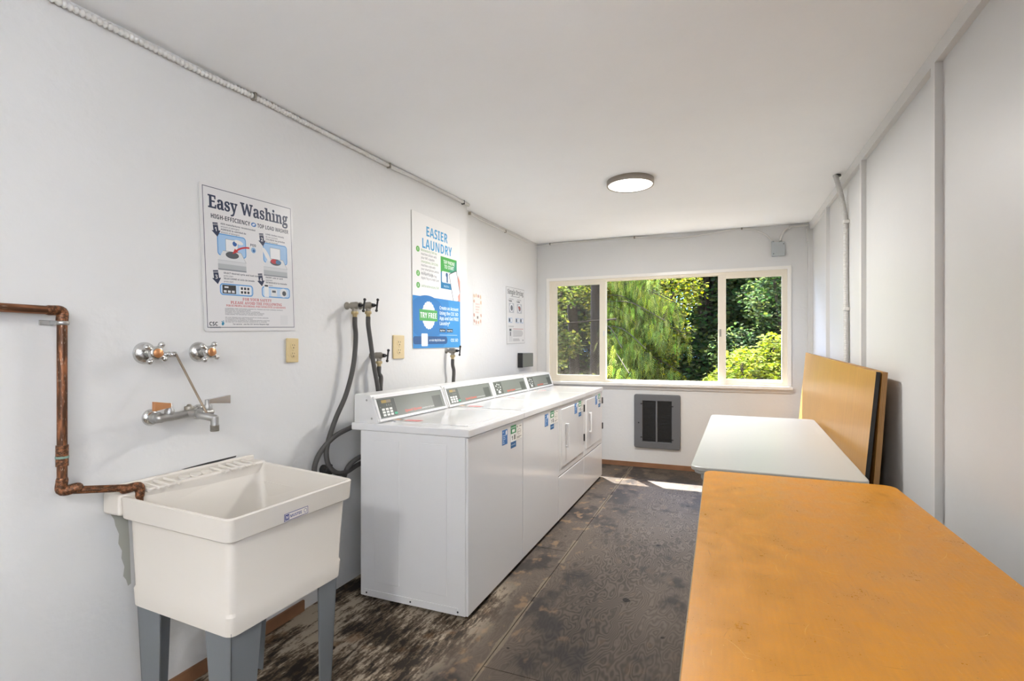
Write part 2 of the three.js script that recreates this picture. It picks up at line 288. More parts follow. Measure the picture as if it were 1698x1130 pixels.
// right wall: header board along the ceiling and battens every 1.2 m
struct('trim_1', [bx(0.85, WR, 2.562, 2.70, WF, WB)], M.trim, 'white header board along the ceiling of the panelled wall');
[2.686, 3.897, 5.07, 1.47].forEach((d, i) => struct('trim_' + (i + 2), [bx(0.85, WR, 0, 2.562, d, d + 0.045)], M.trim, ['narrow white batten beside the orange table', 'narrow white batten behind the leaning plywood sheets', 'narrow white batten nearest the window', 'narrow white batten at the tabletop middle'][i]));
struct('trim_6', [bx(0.835, WR, 0, 2.60, WB - 0.03, WB)], M.trim, 'white corner strip between window wall and panelled wall');

// skirting strips of bare brown wood
struct('baseboard_back', [bx(WL2, 0.835, 0, 0.052, WB - 0.012, WB)], M.baseWood, 'thin bare brown wood strip under the window wall');
struct('baseboard_left', [bx(WL, WL + 0.012, 0, 0.055, -1, 2.02)], M.baseWood, 'broken brown wood strip at the foot of the wall behind the sink');

{ // window: casing, frame, sliding sash with screen, fixed pane, right sash, sill
  const w = structGroup('window_1', 'wide sliding window with cream frames looking onto green trees');
  const ins = 0.028;
  part('casing', [bx(wx0 - 0.02, wx0 + 0.014, wy0 - 0.01, wy1 + 0.02, WB - 0.016, WB + 0.10), bx(wx1 - 0.014, wx1 + 0.02, wy0 - 0.01, wy1 + 0.02, WB - 0.016, WB + 0.10), bx(wx0 + 0.014, wx1 - 0.014, wy1 - 0.012, wy1 + 0.02, WB - 0.016, WB + 0.10)], M.sill, w);
  const fx0 = wx0 + 0.014, fx1 = wx1 - 0.014, fy0 = wy0 + 0.0, fy1 = wy1 - 0.012;
  part('window_frame', [bx(fx0, fx0 + 0.02, fy0, fy1, WB + 0.005, WB + 0.10), bx(fx1 - 0.03, fx1, fy0, fy1, WB + 0.005, WB + 0.10), bx(fx0 + 0.02, fx1 - 0.03, fy1 - 0.022, fy1, WB + 0.006, WB + 0.099), bx(fx0 + 0.02, fx1 - 0.03, fy0, fy0 + 0.028, WB + 0.006, WB + 0.099)], M.vinyl, w);
  const sash = (name, x0, x1, y0, y1, d, sl, srt, st, sb, t = 0.03) => {
    const s = part(name, [rbx(x0, x0 + sl, y0, y1, d, d + t, 0.003), rbx(x1 - srt, x1, y0, y1, d, d + t, 0.003), rbx(x0 + sl - 0.002, x1 - srt + 0.002, y1 - st, y1 - 0.001, d + 0.0015, d + t - 0.0015, 0.003), rbx(x0 + sl - 0.002, x1 - srt + 0.002, y0 + 0.001, y0 + sb, d + 0.0015, d + t - 0.0015, 0.003)], M.vinyl, w);
    part('pane', [bx(x0 + sl * 0.8, x1 - srt * 0.8, y0 + sb * 0.8, y1 - st * 0.8, d + t * 0.45, d + t * 0.45 + 0.004)], M.glass, s);
    return s;
  };
  const y0 = fy0 + 0.022, y1 = fy1 - 0.018;
  const L = sash('sliding_sash', -1.905, -1.235, y0, y1, WB + 0.012, 0.075, 0.072, 0.045, 0.06);
  part('latch', [rbx(-1.262, -1.244, 1.50, 1.56, WB + 0.004, WB + 0.014, 0.003)], M.trim, L);
  part('insect_screen', [bx(-1.85, -1.29, y0 + 0.05, y1 - 0.04, WB + 0.075, WB + 0.0755)], M.screen, w, 'dull grey insect screen');
  const c = part('fixed_light', [bx(-1.25, -1.232, y0, y1, WB + 0.05, WB + 0.085), bx(-0.012, 0.03, y0, y1, WB + 0.045, WB + 0.085), bx(-1.232, -0.012, y1 - 0.01, y1 + 0.01, WB + 0.051, WB + 0.084), bx(-1.232, -0.012, y0 - 0.01, y0 + 0.012, WB + 0.051, WB + 0.084)], M.vinyl, w);
  part('pane', [bx(-1.24, 0.01, y0, y1, WB + 0.066, WB + 0.070)], M.glass, c);
  const R = sash('sliding_sash', -0.006, fx1 - 0.022, y0 - 0.004, y1, WB + 0.012, 0.075, 0.03, 0.05, 0.05);
  part('latch', [rbx(0.004, 0.022, 1.48, 1.56, WB + 0.003, WB + 0.014, 0.003)], M.valve, R);
  part('window_sill', [rbx(-1.98, 0.70, wy0 - 0.032, wy0 + 0.004, WB - 0.055, WB + 0.02, 0.008)], M.sill, w);
  part('sill_apron', [bx(-1.96, 0.685, wy0 - 0.065, wy0 - 0.03, WB - 0.018, WB)], M.trim, w);
}

// ------------------------------------------------------------------ lamps
function ceilingLamp(x, d, label) {
  const y = ceilY(x, d), t = thing('ceiling_light', label, 'light', 'flush round ceiling lights');
  t.position.copy(V(x, y, d));
  const R = 0.172;
  part('rim', [new THREE.LatheGeometry([[R - 0.02, 0.0], [R, 0.0], [R, -0.038], [R - 0.003, -0.042], [R - 0.009, -0.042], [R - 0.009, -0.036], [R - 0.02, -0.034]].map((p) => new THREE.Vector2(...p)), 56)], M.nickel, t, 'brushed nickel rim');
  part('diffuser', [new THREE.LatheGeometry([[0.0001, -0.0405], [0.1, -0.0405], [R - 0.012, -0.0385], [R - 0.0095, -0.034]].map((p) => new THREE.Vector2(...p)), 56)], M.lens, t, 'glowing white diffuser');
  const l = new THREE.RectAreaLight(new THREE.Color(1.0, 0.975, 0.93), LAMP_POWER, 0.29, 0.29); l.name = 'lamp_light';
  l.position.set(0, -0.046, 0); l.rotation.x = -Math.PI / 2; t.add(l); return t;
}
{ const p = onY(1045, 306, 2.572); ceilingLamp(p.x, p.d, 'flush round ceiling light with brushed rim, above the washers aisle'); }
ceilingLamp(-0.6, -1.26, 'flush round ceiling light at the far end opposite the tree window');

// ------------------------------------------------------------------ washers and dryers
const BX = -1.835, FXM = -1.143, TOPY = 0.945, SEAM = [2.235, 2.994, 3.762, 4.552, 5.332];
function consolePrint(kind) {
  return canvasTex(768, 168, (g, w, h) => {
    g.fillStyle = '#7b7f7a'; g.fillRect(0, 0, w, h);
    g.fillStyle = '#5f635f'; g.fillRect(0, 0, 190, h); g.strokeStyle = '#b9bcb6'; g.lineWidth = 2; g.strokeRect(6, 6, 180, h - 12);
    if (kind === 'washer') {
      g.fillStyle = '#a58f5c'; g.fillRect(48, 16, 50, 26); g.fillStyle = '#8f8474'; g.fillRect(98, 16, 46, 26);
      g.fillStyle = '#8d918d'; for (const x of [90, 112, 134]) { g.fillRect(x, 54, 6, 18); } g.fillRect(22, 70, 8, 8);
      g.fillStyle = '#e4e6e2'; for (let r = 0; r < 3; r++) for (let c = 0; c < 3; c++) { g.fillRect(36 + c * 38, 86 + r * 24, 28, 18); }
      g.fillStyle = '#4fb28b'; g.fillRect(152, 132, 30, 18);
    } else {
      g.fillStyle = '#d9dcd8'; for (let k = 0; k < 7; k++) { const a = -2.6 + k * 0.85; g.beginPath(); g.arc(96 + 46 * Math.cos(a), 76 + 42 * Math.sin(a), 10, 0, 7); g.fill(); }
      g.fillRect(70, 126, 56, 22); g.fillStyle = '#8a8e8a'; g.fillRect(80, 66, 32, 20);
    }
    g.fillStyle = '#e2573e'; g.font = 'bold italic 31px sans-serif'; g.fillText('Speed Queen', 262, 148);
    g.fillStyle = '#d8dad6'; g.font = 'italic 20px sans-serif'; g.fillText('commercial laundry', 462, 148);
    g.fillStyle = '#5c605c'; g.fillRect(624, 46, 118, 112);
  });
}
const conMat = { washer: new THREE.MeshStandardMaterial({ map: consolePrint('washer'), roughness: 0.22 }), dryer: new THREE.MeshStandardMaterial({ map: consolePrint('dryer'), roughness: 0.22 }) };
const stickerMat = (w, h, draw) => new THREE.MeshStandardMaterial({ map: canvasTex(w, h, draw), roughness: 0.4 });
const stBlue = stickerMat(128, 160, (g, w, h) => {
  g.fillStyle = '#2f74b8'; g.fillRect(0, 0, w, h); g.fillStyle = '#f2f4f6'; g.beginPath(); g.ellipse(100, 36, 18, 26, 0, 0, 7); g.fill();
  g.fillStyle = '#dfe8f1'; g.font = 'bold 17px sans-serif'; g.fillText('GET', 10, 30); ['Download', 'the app', 'Pay with', 'your', 'phone'].forEach((s, i) => g.fillText(s, 10, 66 + i * 20));
});
const stLabel = stickerMat(128, 320, (g, w, h) => {
  g.fillStyle = '#eef0ee'; g.fillRect(0, 0, w, h); g.fillStyle = '#2e8b57'; g.fillRect(0, 0, w, 116); g.fillStyle = '#f4f6f4'; g.font = 'bold 24px sans-serif'; g.fillText('MACHINE', 6, 40); g.fillRect(30, 58, 68, 40);
  g.fillStyle = '#1f2933'; g.font = 'bold 84px sans-serif'; g.fillText('1', 14, 208); g.fillStyle = '#555'; g.fillRect(78, 140, 30, 70); g.fillStyle = '#20679f'; g.fillRect(0, 232, w, 88); g.fillStyle = '#dce9f3'; g.font = 'bold 22px sans-serif'; g.fillText('SCAN ME', 10, 284);
});
const stWhite = stickerMat(128, 192, (g, w, h) => { g.fillStyle = '#e9e6e0'; g.fillRect(0, 0, w, h); g.fillStyle = '#77716a'; g.fillRect(66, 14, 48, 12); g.fillRect(12, 10, 20, 18); g.strokeStyle = '#8d867e'; g.lineWidth = 5; g.beginPath(); g.arc(64, 92, 36, 0, 7); g.stroke(); g.font = 'bold 22px sans-serif'; g.fillText('Quick', 30, 100); g.fillRect(14, 152, 100, 8); g.fillRect(14, 168, 70, 6); });
const stRed = stickerMat(256, 96, (g, w, h) => { g.fillStyle = '#e8e2dc'; g.fillRect(0, 0, w, h); g.fillStyle = '#c98f5a'; g.fillRect(4, 10, 44, 60); g.fillStyle = '#3a3431'; g.fillRect(50, 8, 34, 66); g.fillStyle = '#d4545a'; g.fillRect(106, 6, 146, 84); g.fillStyle = '#f3dcd9'; g.font = 'bold 24px sans-serif'; g.fillText('WARNING', 116, 40); g.fillRect(118, 54, 116, 6); g.fillRect(118, 68, 90, 6); });

function facePlane(d0, d1, y0, y1, x) { const g = new THREE.PlaneGeometry(d1 - d0, y1 - y0); g.rotateY(Math.PI / 2); g.translate(x, (y0 + y1) / 2, -(d0 + d1) / 2); return g; }
function thinOnFront(d0, d1, y0, y1, x, t = 0.0008) { const g = bx(x, x + t, y0, y1, d0, d1); const p = g.attributes.position, uv = g.attributes.uv; for (let i = 0; i < p.count; i++) uv.setXY(i, (-p.getZ(i) - d0) / (d1 - d0), (p.getY(i) - y0) / (y1 - y0)); return g; }

function machine(i, kind, label, group) {
  const d0 = SEAM[i], d1 = SEAM[i + 1], e = 0.0015, t = thing(kind === 'washer' ? 'washing_machine' : 'clothes_dryer', label, kind === 'washer' ? 'washer' : 'dryer', group);
  const A = d0 + e, B = d1 - e;
  // cabinet
  part('cabinet', [rbx(BX + 0.045, FXM - 0.014, 0.02, 0.905, A, B, 0.004)], M.enamelSide, t);
  if (i === 0) {
    const q = (x) => onD(x, 800, A).x;
    for (const [a, b] of [[621, 662], [696, 741]]) part('embossed_panel', [rbx(q(a), q(b), 0.105, 0.862, A - 0.0025, A + 0.004, 0.002)], M.enamelSide, t);
    const fl = part('bottom_flange', [rbx(BX + 0.07, FXM - 0.055, 0.022, 0.058, A - 0.004, A + 0.003, 0.002)], M.enamelSide, t);
    for (const x of [608.5, 681, 759.5]) part('screw', [latheTo([[0.0001, 0.003], [0.004, 0.002], [0.005, 0]], V(q(x), 0.04, A - 0.004), V(0, 0, -1), 12)], M.black, fl);
  }
  for (const x of [BX + 0.09, FXM - 0.05]) for (const d of [A + 0.05, B - 0.05]) part('foot', [cylBetween(V(x, 0, d), V(x, 0.03, d), 0.02, 0.014, 12)], M.black, t);
  // front panel
  if (kind === 'washer') part('front_panel', [rbx(FXM - 0.014, FXM, 0.022, 0.903, A + 0.001, B - 0.001, 0.006, 3)], M.enamel, t);
  else {
    const split = 0.355 - (i - 2) * 0.0;
    part('front_panel', [rbx(FXM - 0.014, FXM, split + 0.006, 0.903, A + 0.001, B - 0.001, 0.006, 3)], M.enamel, t);
    part('lower_panel', [rbx(FXM - 0.014, FXM, 0.022, split, A + 0.001, B - 0.001, 0.006, 3)], M.enamel, t);
    const dd0 = d0 + 0.075, dd1 = d1 - 0.03;
    const door = part('door', [rbx(FXM - 0.004, FXM + 0.006, split + 0.06, 0.872, dd0, dd1, 0.006, 3)], M.enamel, t);
    const hd = dd0 + 0.095;
    part('handle', [rbx(FXM + 0.008, FXM + 0.030, 0.56, 0.575, hd, hd + 0.022, 0.004), rbx(FXM + 0.008, FXM + 0.030, 0.735, 0.75, hd, hd + 0.022, 0.004), rbx(FXM + 0.022, FXM + 0.034, 0.56, 0.75, hd, hd + 0.022, 0.005)], M.enamel, door);
    for (const [ya, yb] of [[0.51, 0.575], [0.775, 0.84]]) part('hinge', [rbx(FXM + 0.004, FXM + 0.016, ya, yb, dd1 - 0.004, dd1 + 0.014, 0.003)], M.black, door, 'small black hinge');
  }
  // worktop
  const top = part('worktop', [rbx(BX - 0.015, FXM + 0.010, 0.905, TOPY, A - (i === 0 ? 0.004 : 0), B, 0.007, 3)], M.enamel, t);
  if (kind === 'washer') {
    part('lid', [rbx(BX + 0.20, FXM - 0.045, TOPY - 0.004, TOPY + 0.005, A + 0.09, B - 0.09, 0.004)], M.enamel, t);
    const sx = -1.60, g = new THREE.BoxGeometry(0.17, 0.0008, 0.055); g.translate(sx + 0.02, TOPY + 0.0066, -(A + 0.14));
    const p = g.attributes.position, uv = g.attributes.uv; for (let k = 0; k < p.count; k++) uv.setXY(k, (p.getX(k) - sx + 0.065) / 0.17, (-p.getZ(k) - A - 0.1125) / 0.055);
    part('warning_sticker', [g], stRed, t, 'flat red and white warning sticker');
  } else {
    const g = new THREE.BoxGeometry(0.12, 0.0008, 0.045); g.translate(-1.60, TOPY + 0.0006, -(A + 0.10));
    const p = g.attributes.position, uv = g.attributes.uv; for (let k = 0; k < p.count; k++) uv.setXY(k, (p.getX(k) + 1.66) / 0.12, (-p.getZ(k) - A - 0.0775) / 0.045);
    part('warning_sticker', [g], stRed, t, 'flat red and white warning sticker');
  }
  // console: wedge housing with a sloping framed control panel
  const cA = A + 0.008, cB = B - 0.006, xb = BX, xt = -1.733, xf = -1.690, yb = TOPY, yt = 1.090;
  part('console', [extrudeD([[xb, yb], [xf, yb], [xf + 0.004, yb + 0.012], [xt + 0.004, yt - 0.012], [xt - 0.006, yt], [xb + 0.004, yt + 0.004], [xb, yt]], cA, cB, 0.004)], M.consoleWhite, t);
  // control panel lying on the slope
  const slope = Math.atan2(xf - xt, yt - yb - 0.024), pl = 0.112, pw = cB - cA - 0.05, cxm = (xf + xt) / 2 + 0.004, cym = (yb + yt) / 2;
  const pg = new THREE.BoxGeometry(pw, pl, 0.006); { const uv = pg.attributes.uv, n = pg.attributes.normal; for (let k = 0; k < uv.count; k++) if (n.getZ(k) < 0.5) uv.setXY(k, 0.5, 0.9); }
  const pm = new THREE.Matrix4().makeTranslation(cxm + 0.004, cym, -(cA + cB) / 2).multiply(new THREE.Matrix4().makeRotationY(Math.PI / 2)).multiply(new THREE.Matrix4().makeRotationX(-slope));
  pg.applyMatrix4(pm);
  const cp = part('control_panel', [pg], conMat[kind], t, 'grey printed control panel with buttons and display');
  const fr = 0.016, fg = [[pw + 2 * fr, fr, 0, pl / 2 + fr / 2], [pw + 2 * fr, fr, 0, -pl / 2 - fr / 2], [fr, pl, pw / 2 + fr / 2, 0], [fr, pl, -pw / 2 - fr / 2, 0]].map(([a, b, u, v]) => { const q = new RoundedBoxGeometry(a, b, 0.016, 2, 0.004); q.translate(u, v, 0.001); q.applyMatrix4(pm); return q; });
  part('panel_frame', fg, M.enamel, t);
  const bm = latheTo([[0.0001, 0.003], [0.004, 0.0025], [0.005, 0]], V(xb + 0.07, yt + 0.002, (cA + cB) / 2), new THREE.Vector3(0, 1, 0), 14);
  part('lock', [bm], M.black, t, 'round black lock on the console top');
  if (i === 0) { for (const [x, y] of [[xt - 0.02, yt - 0.022], [xf - 0.03, yb + 0.026]]) part('screw', [latheTo([[0.0001, 0.002], [0.005, 0.001], [0.006, 0]], V(x, y, cA - 0.004), V(0, 0, -1), 12)], M.zinc, t); }
  // stickers on the front, upper far corner
  const fx = kind === 'washer' ? FXM + 0.0002 : FXM + 0.0062, w = d1 - d0;
  part('sticker', [thinOnFront(d0 + w * 0.565, d0 + w * 0.665, 0.792, 0.878, fx)], stBlue, t, 'blue and white app sticker');
  part('sticker', [thinOnFront(d0 + w * 0.735, d0 + w * 0.845, 0.752, 0.886, fx)], stLabel, t, 'green, white and blue number sticker');
  part('sticker', [thinOnFront(d0 + w * 0.85, d0 + w * (kind === 'washer' ? 0.975 : 0.945), 0.79, 0.878, fx)], stWhite, t, 'small off-white sticker');
  return t;
}
machine(0, 'washer', 'white washer with bare side panel facing the utility sink', 'row of laundry machines');
machine(1, 'washer', 'white washer between the end washer and a dryer', 'row of laundry machines');
machine(2, 'dryer', 'white dryer with front door and handle, standing against the second washer', 'row of laundry machines');
machine(3, 'dryer', 'white dryer with front door and handle, last in the row below the window', 'row of laundry machines');

// ------------------------------------------------------------------ utility sink
function roundedQuad(c, r, n = 5) {                            // corners -> closed ring of points with rounded corners
  const out = [];
  for (let i = 0; i < 4; i++) { const p = c[i], a = c[(i + 3) % 4], b = c[(i + 1) % 4], pa = p.clone().add(a.clone().sub(p).setLength(r)), pb = p.clone().add(b.clone().sub(p).setLength(r)); for (let k = 0; k <= n; k++) { const t = k / n; out.push(pa.clone().multiplyScalar((1 - t) * (1 - t)).addScaledVector(p, 2 * t * (1 - t)).addScaledVector(pb, t * t)); } }
  return out;
}
function loft(rings, closeEnd = true, closeStart = false) {
  const pos = [], uv = [], tri = (a, b, c) => { for (const p of [a, b, c]) { pos.push(p.x, p.y, p.z); uv.push(-p.z, p.y); } };
  for (let j = 0; j + 1 < rings.length; j++) { const A = rings[j], B = rings[j + 1], n = A.length; for (let i = 0; i < n; i++) { const k = (i + 1) % n; tri(A[i], A[k], B[k]); tri(A[i], B[k], B[i]); } }
  const cap = (R, flip) => { const c = R.reduce((s, p) => s.add(p), new THREE.Vector3()).divideScalar(R.length); for (let i = 0; i < R.length; i++) { const k = (i + 1) % R.length; flip ? tri(R[k], R[i], c) : tri(R[i], R[k], c); } };
  if (closeEnd) cap(rings[rings.length - 1], false); if (closeStart) cap(rings[0], true);
  const g = new THREE.BufferGeometry(); g.setAttribute('position', new THREE.Float32BufferAttribute(pos, 3)); g.setAttribute('uv', new THREE.Float32BufferAttribute(uv, 2)); g.computeVertexNormals(); return toCreasedNormals(g, 0.5);
}
{
  const t = thing('utility_sink', 'cream plastic laundry tub on grey legs against the wall, under the faucet', 'sink');
  // corner order: back-left, front-left, front-right, back-right (left = nearer the camera)
  const q = (a, b, c, d, r) => roundedQuad([V(...a), V(...b), V(...c), V(...d)], r);
  const rimY = [0.838, 0.820];                                 // back, front
  const ring = (o, dy, r) => q([-1.895 + o, rimY[0] + dy, 1.108 + o], [-1.380 - o, rimY[1] + dy, 1.110 + o], [-1.366 - o, rimY[1] + dy, 1.654 - o], [-1.905 + o, rimY[0] + dy, 1.700 - o], r);
  const body = (f, y, inset, r) => q([-1.880 + 0.02 * f + inset, y[0], 1.120 + 0.004 * f + inset], [-1.386 + 0.0 * f - inset, y[1], 1.120 + 0.0 * f + inset], [-1.380 - 0.0 * f - inset, y[1], 1.642 - 0.034 * f - inset], [-1.880 + 0.02 * f + inset, y[0], 1.672 - 0.034 * f - inset], r);
  const rings = [body(1.0, [0.470, 0.452], 0.012, 0.022), body(1.0, [0.470, 0.452], 0, 0.03), body(0.8, [0.525, 0.510], -0.001, 0.03), body(0.78, [0.535, 0.520], 0.003, 0.03), body(0.0, [0.762, 0.745], 0.003, 0.03), ring(0.003, -0.075, 0.028), ring(0, -0.072, 0.028), ring(-0.004, -0.003, 0.026), ring(-0.001, 0.0, 0.026), ring(0.006, 0.0, 0.026), ring(0.010, -0.004, 0.026),
    q([-1.868, 0.76, 1.130], [-1.400, 0.75, 1.130], [-1.388, 0.75, 1.636], [-1.872, 0.76, 1.672], 0.035),
    q([-1.815, 0.56, 1.145], [-1.412, 0.55, 1.148], [-1.402, 0.55, 1.606], [-1.815, 0.56, 1.636], 0.04), q([-1.77, 0.53, 1.20], [-1.45, 0.52, 1.20], [-1.45, 0.52, 1.56], [-1.77, 0.53, 1.58], 0.06)];
  part('tub', [loft(rings, true, true)], M.tub, t, 'deep cream plastic basin with a thick rim');
  // ledge against the wall with upstand, soap ribs and faucet-hole discs
  const ledge = part('ledge', [rbx(-1.974, -1.883, 0.772, 0.844, 1.098, 1.706, 0.010), rbx(-1.973, -1.952, 0.80, 0.864, 1.101, 1.703, 0.008)], M.tub, t);
  const ribs = [1.185, 1.222, 1.259, 1.296, 1.485, 1.522, 1.559, 1.596, 1.633];
  for (const d of ribs) { const g = new RoundedBoxGeometry(0.078, 0.012, 0.011, 2, 0.004); g.rotateZ(-0.2); g.rotateY(0.18); g.translate(-1.908, 0.846, -d); part('soap_rib', [g], M.tub, ledge); }
  for (const d of [1.345, 1.39, 1.435]) { const g = new THREE.CylinderGeometry(0.020, 0.021, 0.005, 24); g.rotateZ(-0.18); g.translate(-1.910, 0.8485, -d); part('hole_cover', [g], M.tub, ledge); }
  // maker label
  const lg = canvasTex(320, 80, (g, w, h) => { g.fillStyle = '#dcd6cf'; g.fillRect(0, 0, w, h); g.strokeStyle = '#26357c'; g.lineWidth = 5; g.strokeRect(3, 3, w - 6, h - 6); g.fillStyle = '#26357c'; g.fillRect(10, 12, 54, 56); g.fillStyle = '#e9e4de'; g.font = 'bold 44px serif'; g.fillText('M', 16, 56); g.fillStyle = '#26357c'; g.font = 'bold 42px sans-serif'; g.fillText('MUSTEE', 74, 56); g.lineWidth = 4; g.beginPath(); g.arc(284, 40, 20, 0, 7); g.stroke(); });
  const la = onX(471, 873, -1.372), lb = onX(510, 857, -1.372);
  const lgeo = thinOnFront(la.d, lb.d, 0.752, 0.778, -1.3715, 0.0014);
  part('maker_label', [lgeo], new THREE.MeshStandardMaterial({ map: lg, roughness: 0.5 }), t, 'small blue and white maker label');
  // four tapered angle legs
  const leg = (cx, cd, sx, sd, wTop, wBot, th = 0.004) => {   // outer corner at (cx, cd), arms run along sx (x) and sd (d)
    const yT = 0.462, k = 0.035, bxx = cx + sx * k * 0.5, bdd = cd + sd * k * 0.4, mk = (ax) => {
      const pts = ax ? [[cx, cd, yT], [cx + sx * wTop, cd, yT], [bxx + sx * wBot, bdd, 0], [bxx, bdd, 0]] : [[cx, cd, yT], [cx, cd + sd * wTop, yT], [bxx, bdd + sd * wBot, 0], [bxx, bdd, 0]];
      const o = pts.map(([x, d, y]) => V(x, y, d)), off = ax ? V(0, 0, sd * th) : V(sx * th, 0, 0), n = o.map((p) => p.clone().add(off));
      return polyGeo([...o, ...n], [[0, 1, 2, 3], [7, 6, 5, 4], [0, 4, 5, 1], [1, 5, 6, 2], [2, 6, 7, 3], [3, 7, 4, 0]]);
    };
    part('leg', [mk(true), mk(false)], M.legGrey, t);
  };
  leg(-1.392, 1.128, -1, 1, 0.115, 0.07); leg(-1.388, 1.592, -1, -1, 0.095, 0.055); leg(-1.845, 1.133, 1, 1, 0.115, 0.07); leg(-1.845, 1.598, 1, -1, 0.10, 0.06);
  // drain trap below the basin
  const c = V(-1.66, 0.45, 1.36);
  part('drain_trap', [tube([V(-1.66, 0.475, 1.36), V(-1.66, 0.37, 1.36), V(-1.68, 0.31, 1.36), V(-1.74, 0.30, 1.36), V(-1.79, 0.34, 1.36), V(-1.82, 0.40, 1.36), V(-1.90, 0.41, 1.36), V(-1.955, 0.41, 1.36)], 0.021, 70, 12), cylBetween(V(-1.66, 0.40, 1.36), V(-1.66, 0.44, 1.36), 0.031, 0.031, 20), cylBetween(V(-1.80, 0.385, 1.36), V(-1.835, 0.415, 1.36), 0.030, 0.030, 18)], M.trap, t, 'off-white plastic drain trap');
  part('wall_escutcheon', [cylBetween(V(-1.979, 0.41, 1.36), V(-1.972, 0.41, 1.36), 0.04, 0.034, 20)], M.black, t);
}

// ------------------------------------------------------------------ copper pipe
{
  const t = thing('copper_pipe', 'tarnished copper pipe running down the wall and bending into the sink', 'pipe'), X = WL + 0.032, r = 0.0135;
  const a = onX(103, 516, X), top = a.y, dd = a.d, bot = onX(103, 814, X).y;
  const end = onX(225, 809, -1.885), drop = { x: -1.885, y: 0.79, d: end.d + 0.012 };
  part('pipe', [cylBetween(V(X, top, -0.6), V(X, top, dd), r), cylBetween(V(X, top, dd), V(X, bot, dd), r), cylBetween(V(X, bot, dd), V(end.x, end.y, end.d), r * 0.93), cylBetween(V(drop.x, end.y, drop.d), V(drop.x, drop.y, drop.d), r * 0.93)], M.copper, t);
  const elbow = (p, q, s, rad) => part('elbow', [tube([p, q, s], rad, 18, 14)], M.copper, t);
  const e = 0.034; elbow(V(X, top, dd - e), V(X, top - 0.002, dd - 0.002), V(X, top - e, dd), r * 1.2); elbow(V(X, bot + e, dd), V(X, bot, dd), V(X + 0.016, bot + 0.003, dd + e), r * 1.2); elbow(V(drop.x - 0.012, end.y, end.d - 0.03), V(drop.x, end.y, drop.d), V(drop.x, end.y - 0.03, drop.d), r * 1.15);
  const cy = onX(103, 750, X).y; part('coupling', [cylBetween(V(X, cy - 0.045, dd), V(X, cy + 0.022, dd), r * 1.22)], M.copper, t);
  part('solder_ring', [cylBetween(V(X, cy - 0.02, dd), V(X, cy - 0.013, dd), r * 1.3)], new THREE.MeshStandardMaterial({ color: lin(0.22, 0.34, 0.29), roughness: 0.8 }), t, 'green verdigris ring');
  const sy = onX(103, 536, X).y; part('pipe_strap', [new THREE.TorusGeometry(r * 1.12, 0.0035, 8, 24, Math.PI).rotateX(Math.PI / 2).rotateY(Math.PI / 2).scale(1, 2.0, 1).translate(X, sy, -dd), rbx(WL + 0.0002, WL + 0.005, sy - 0.008, sy + 0.008, dd - 0.046, dd - 0.010, 0.001), rbx(WL + 0.0002, X + 0.004, sy - 0.007, sy + 0.007, dd - 0.0185, dd - 0.0145, 0.001), rbx(WL, WL + 0.004, sy - 0.008, sy + 0.008, dd + 0.012, dd + 0.022, 0.001)], M.zinc, t, 'galvanised pipe strap');
}

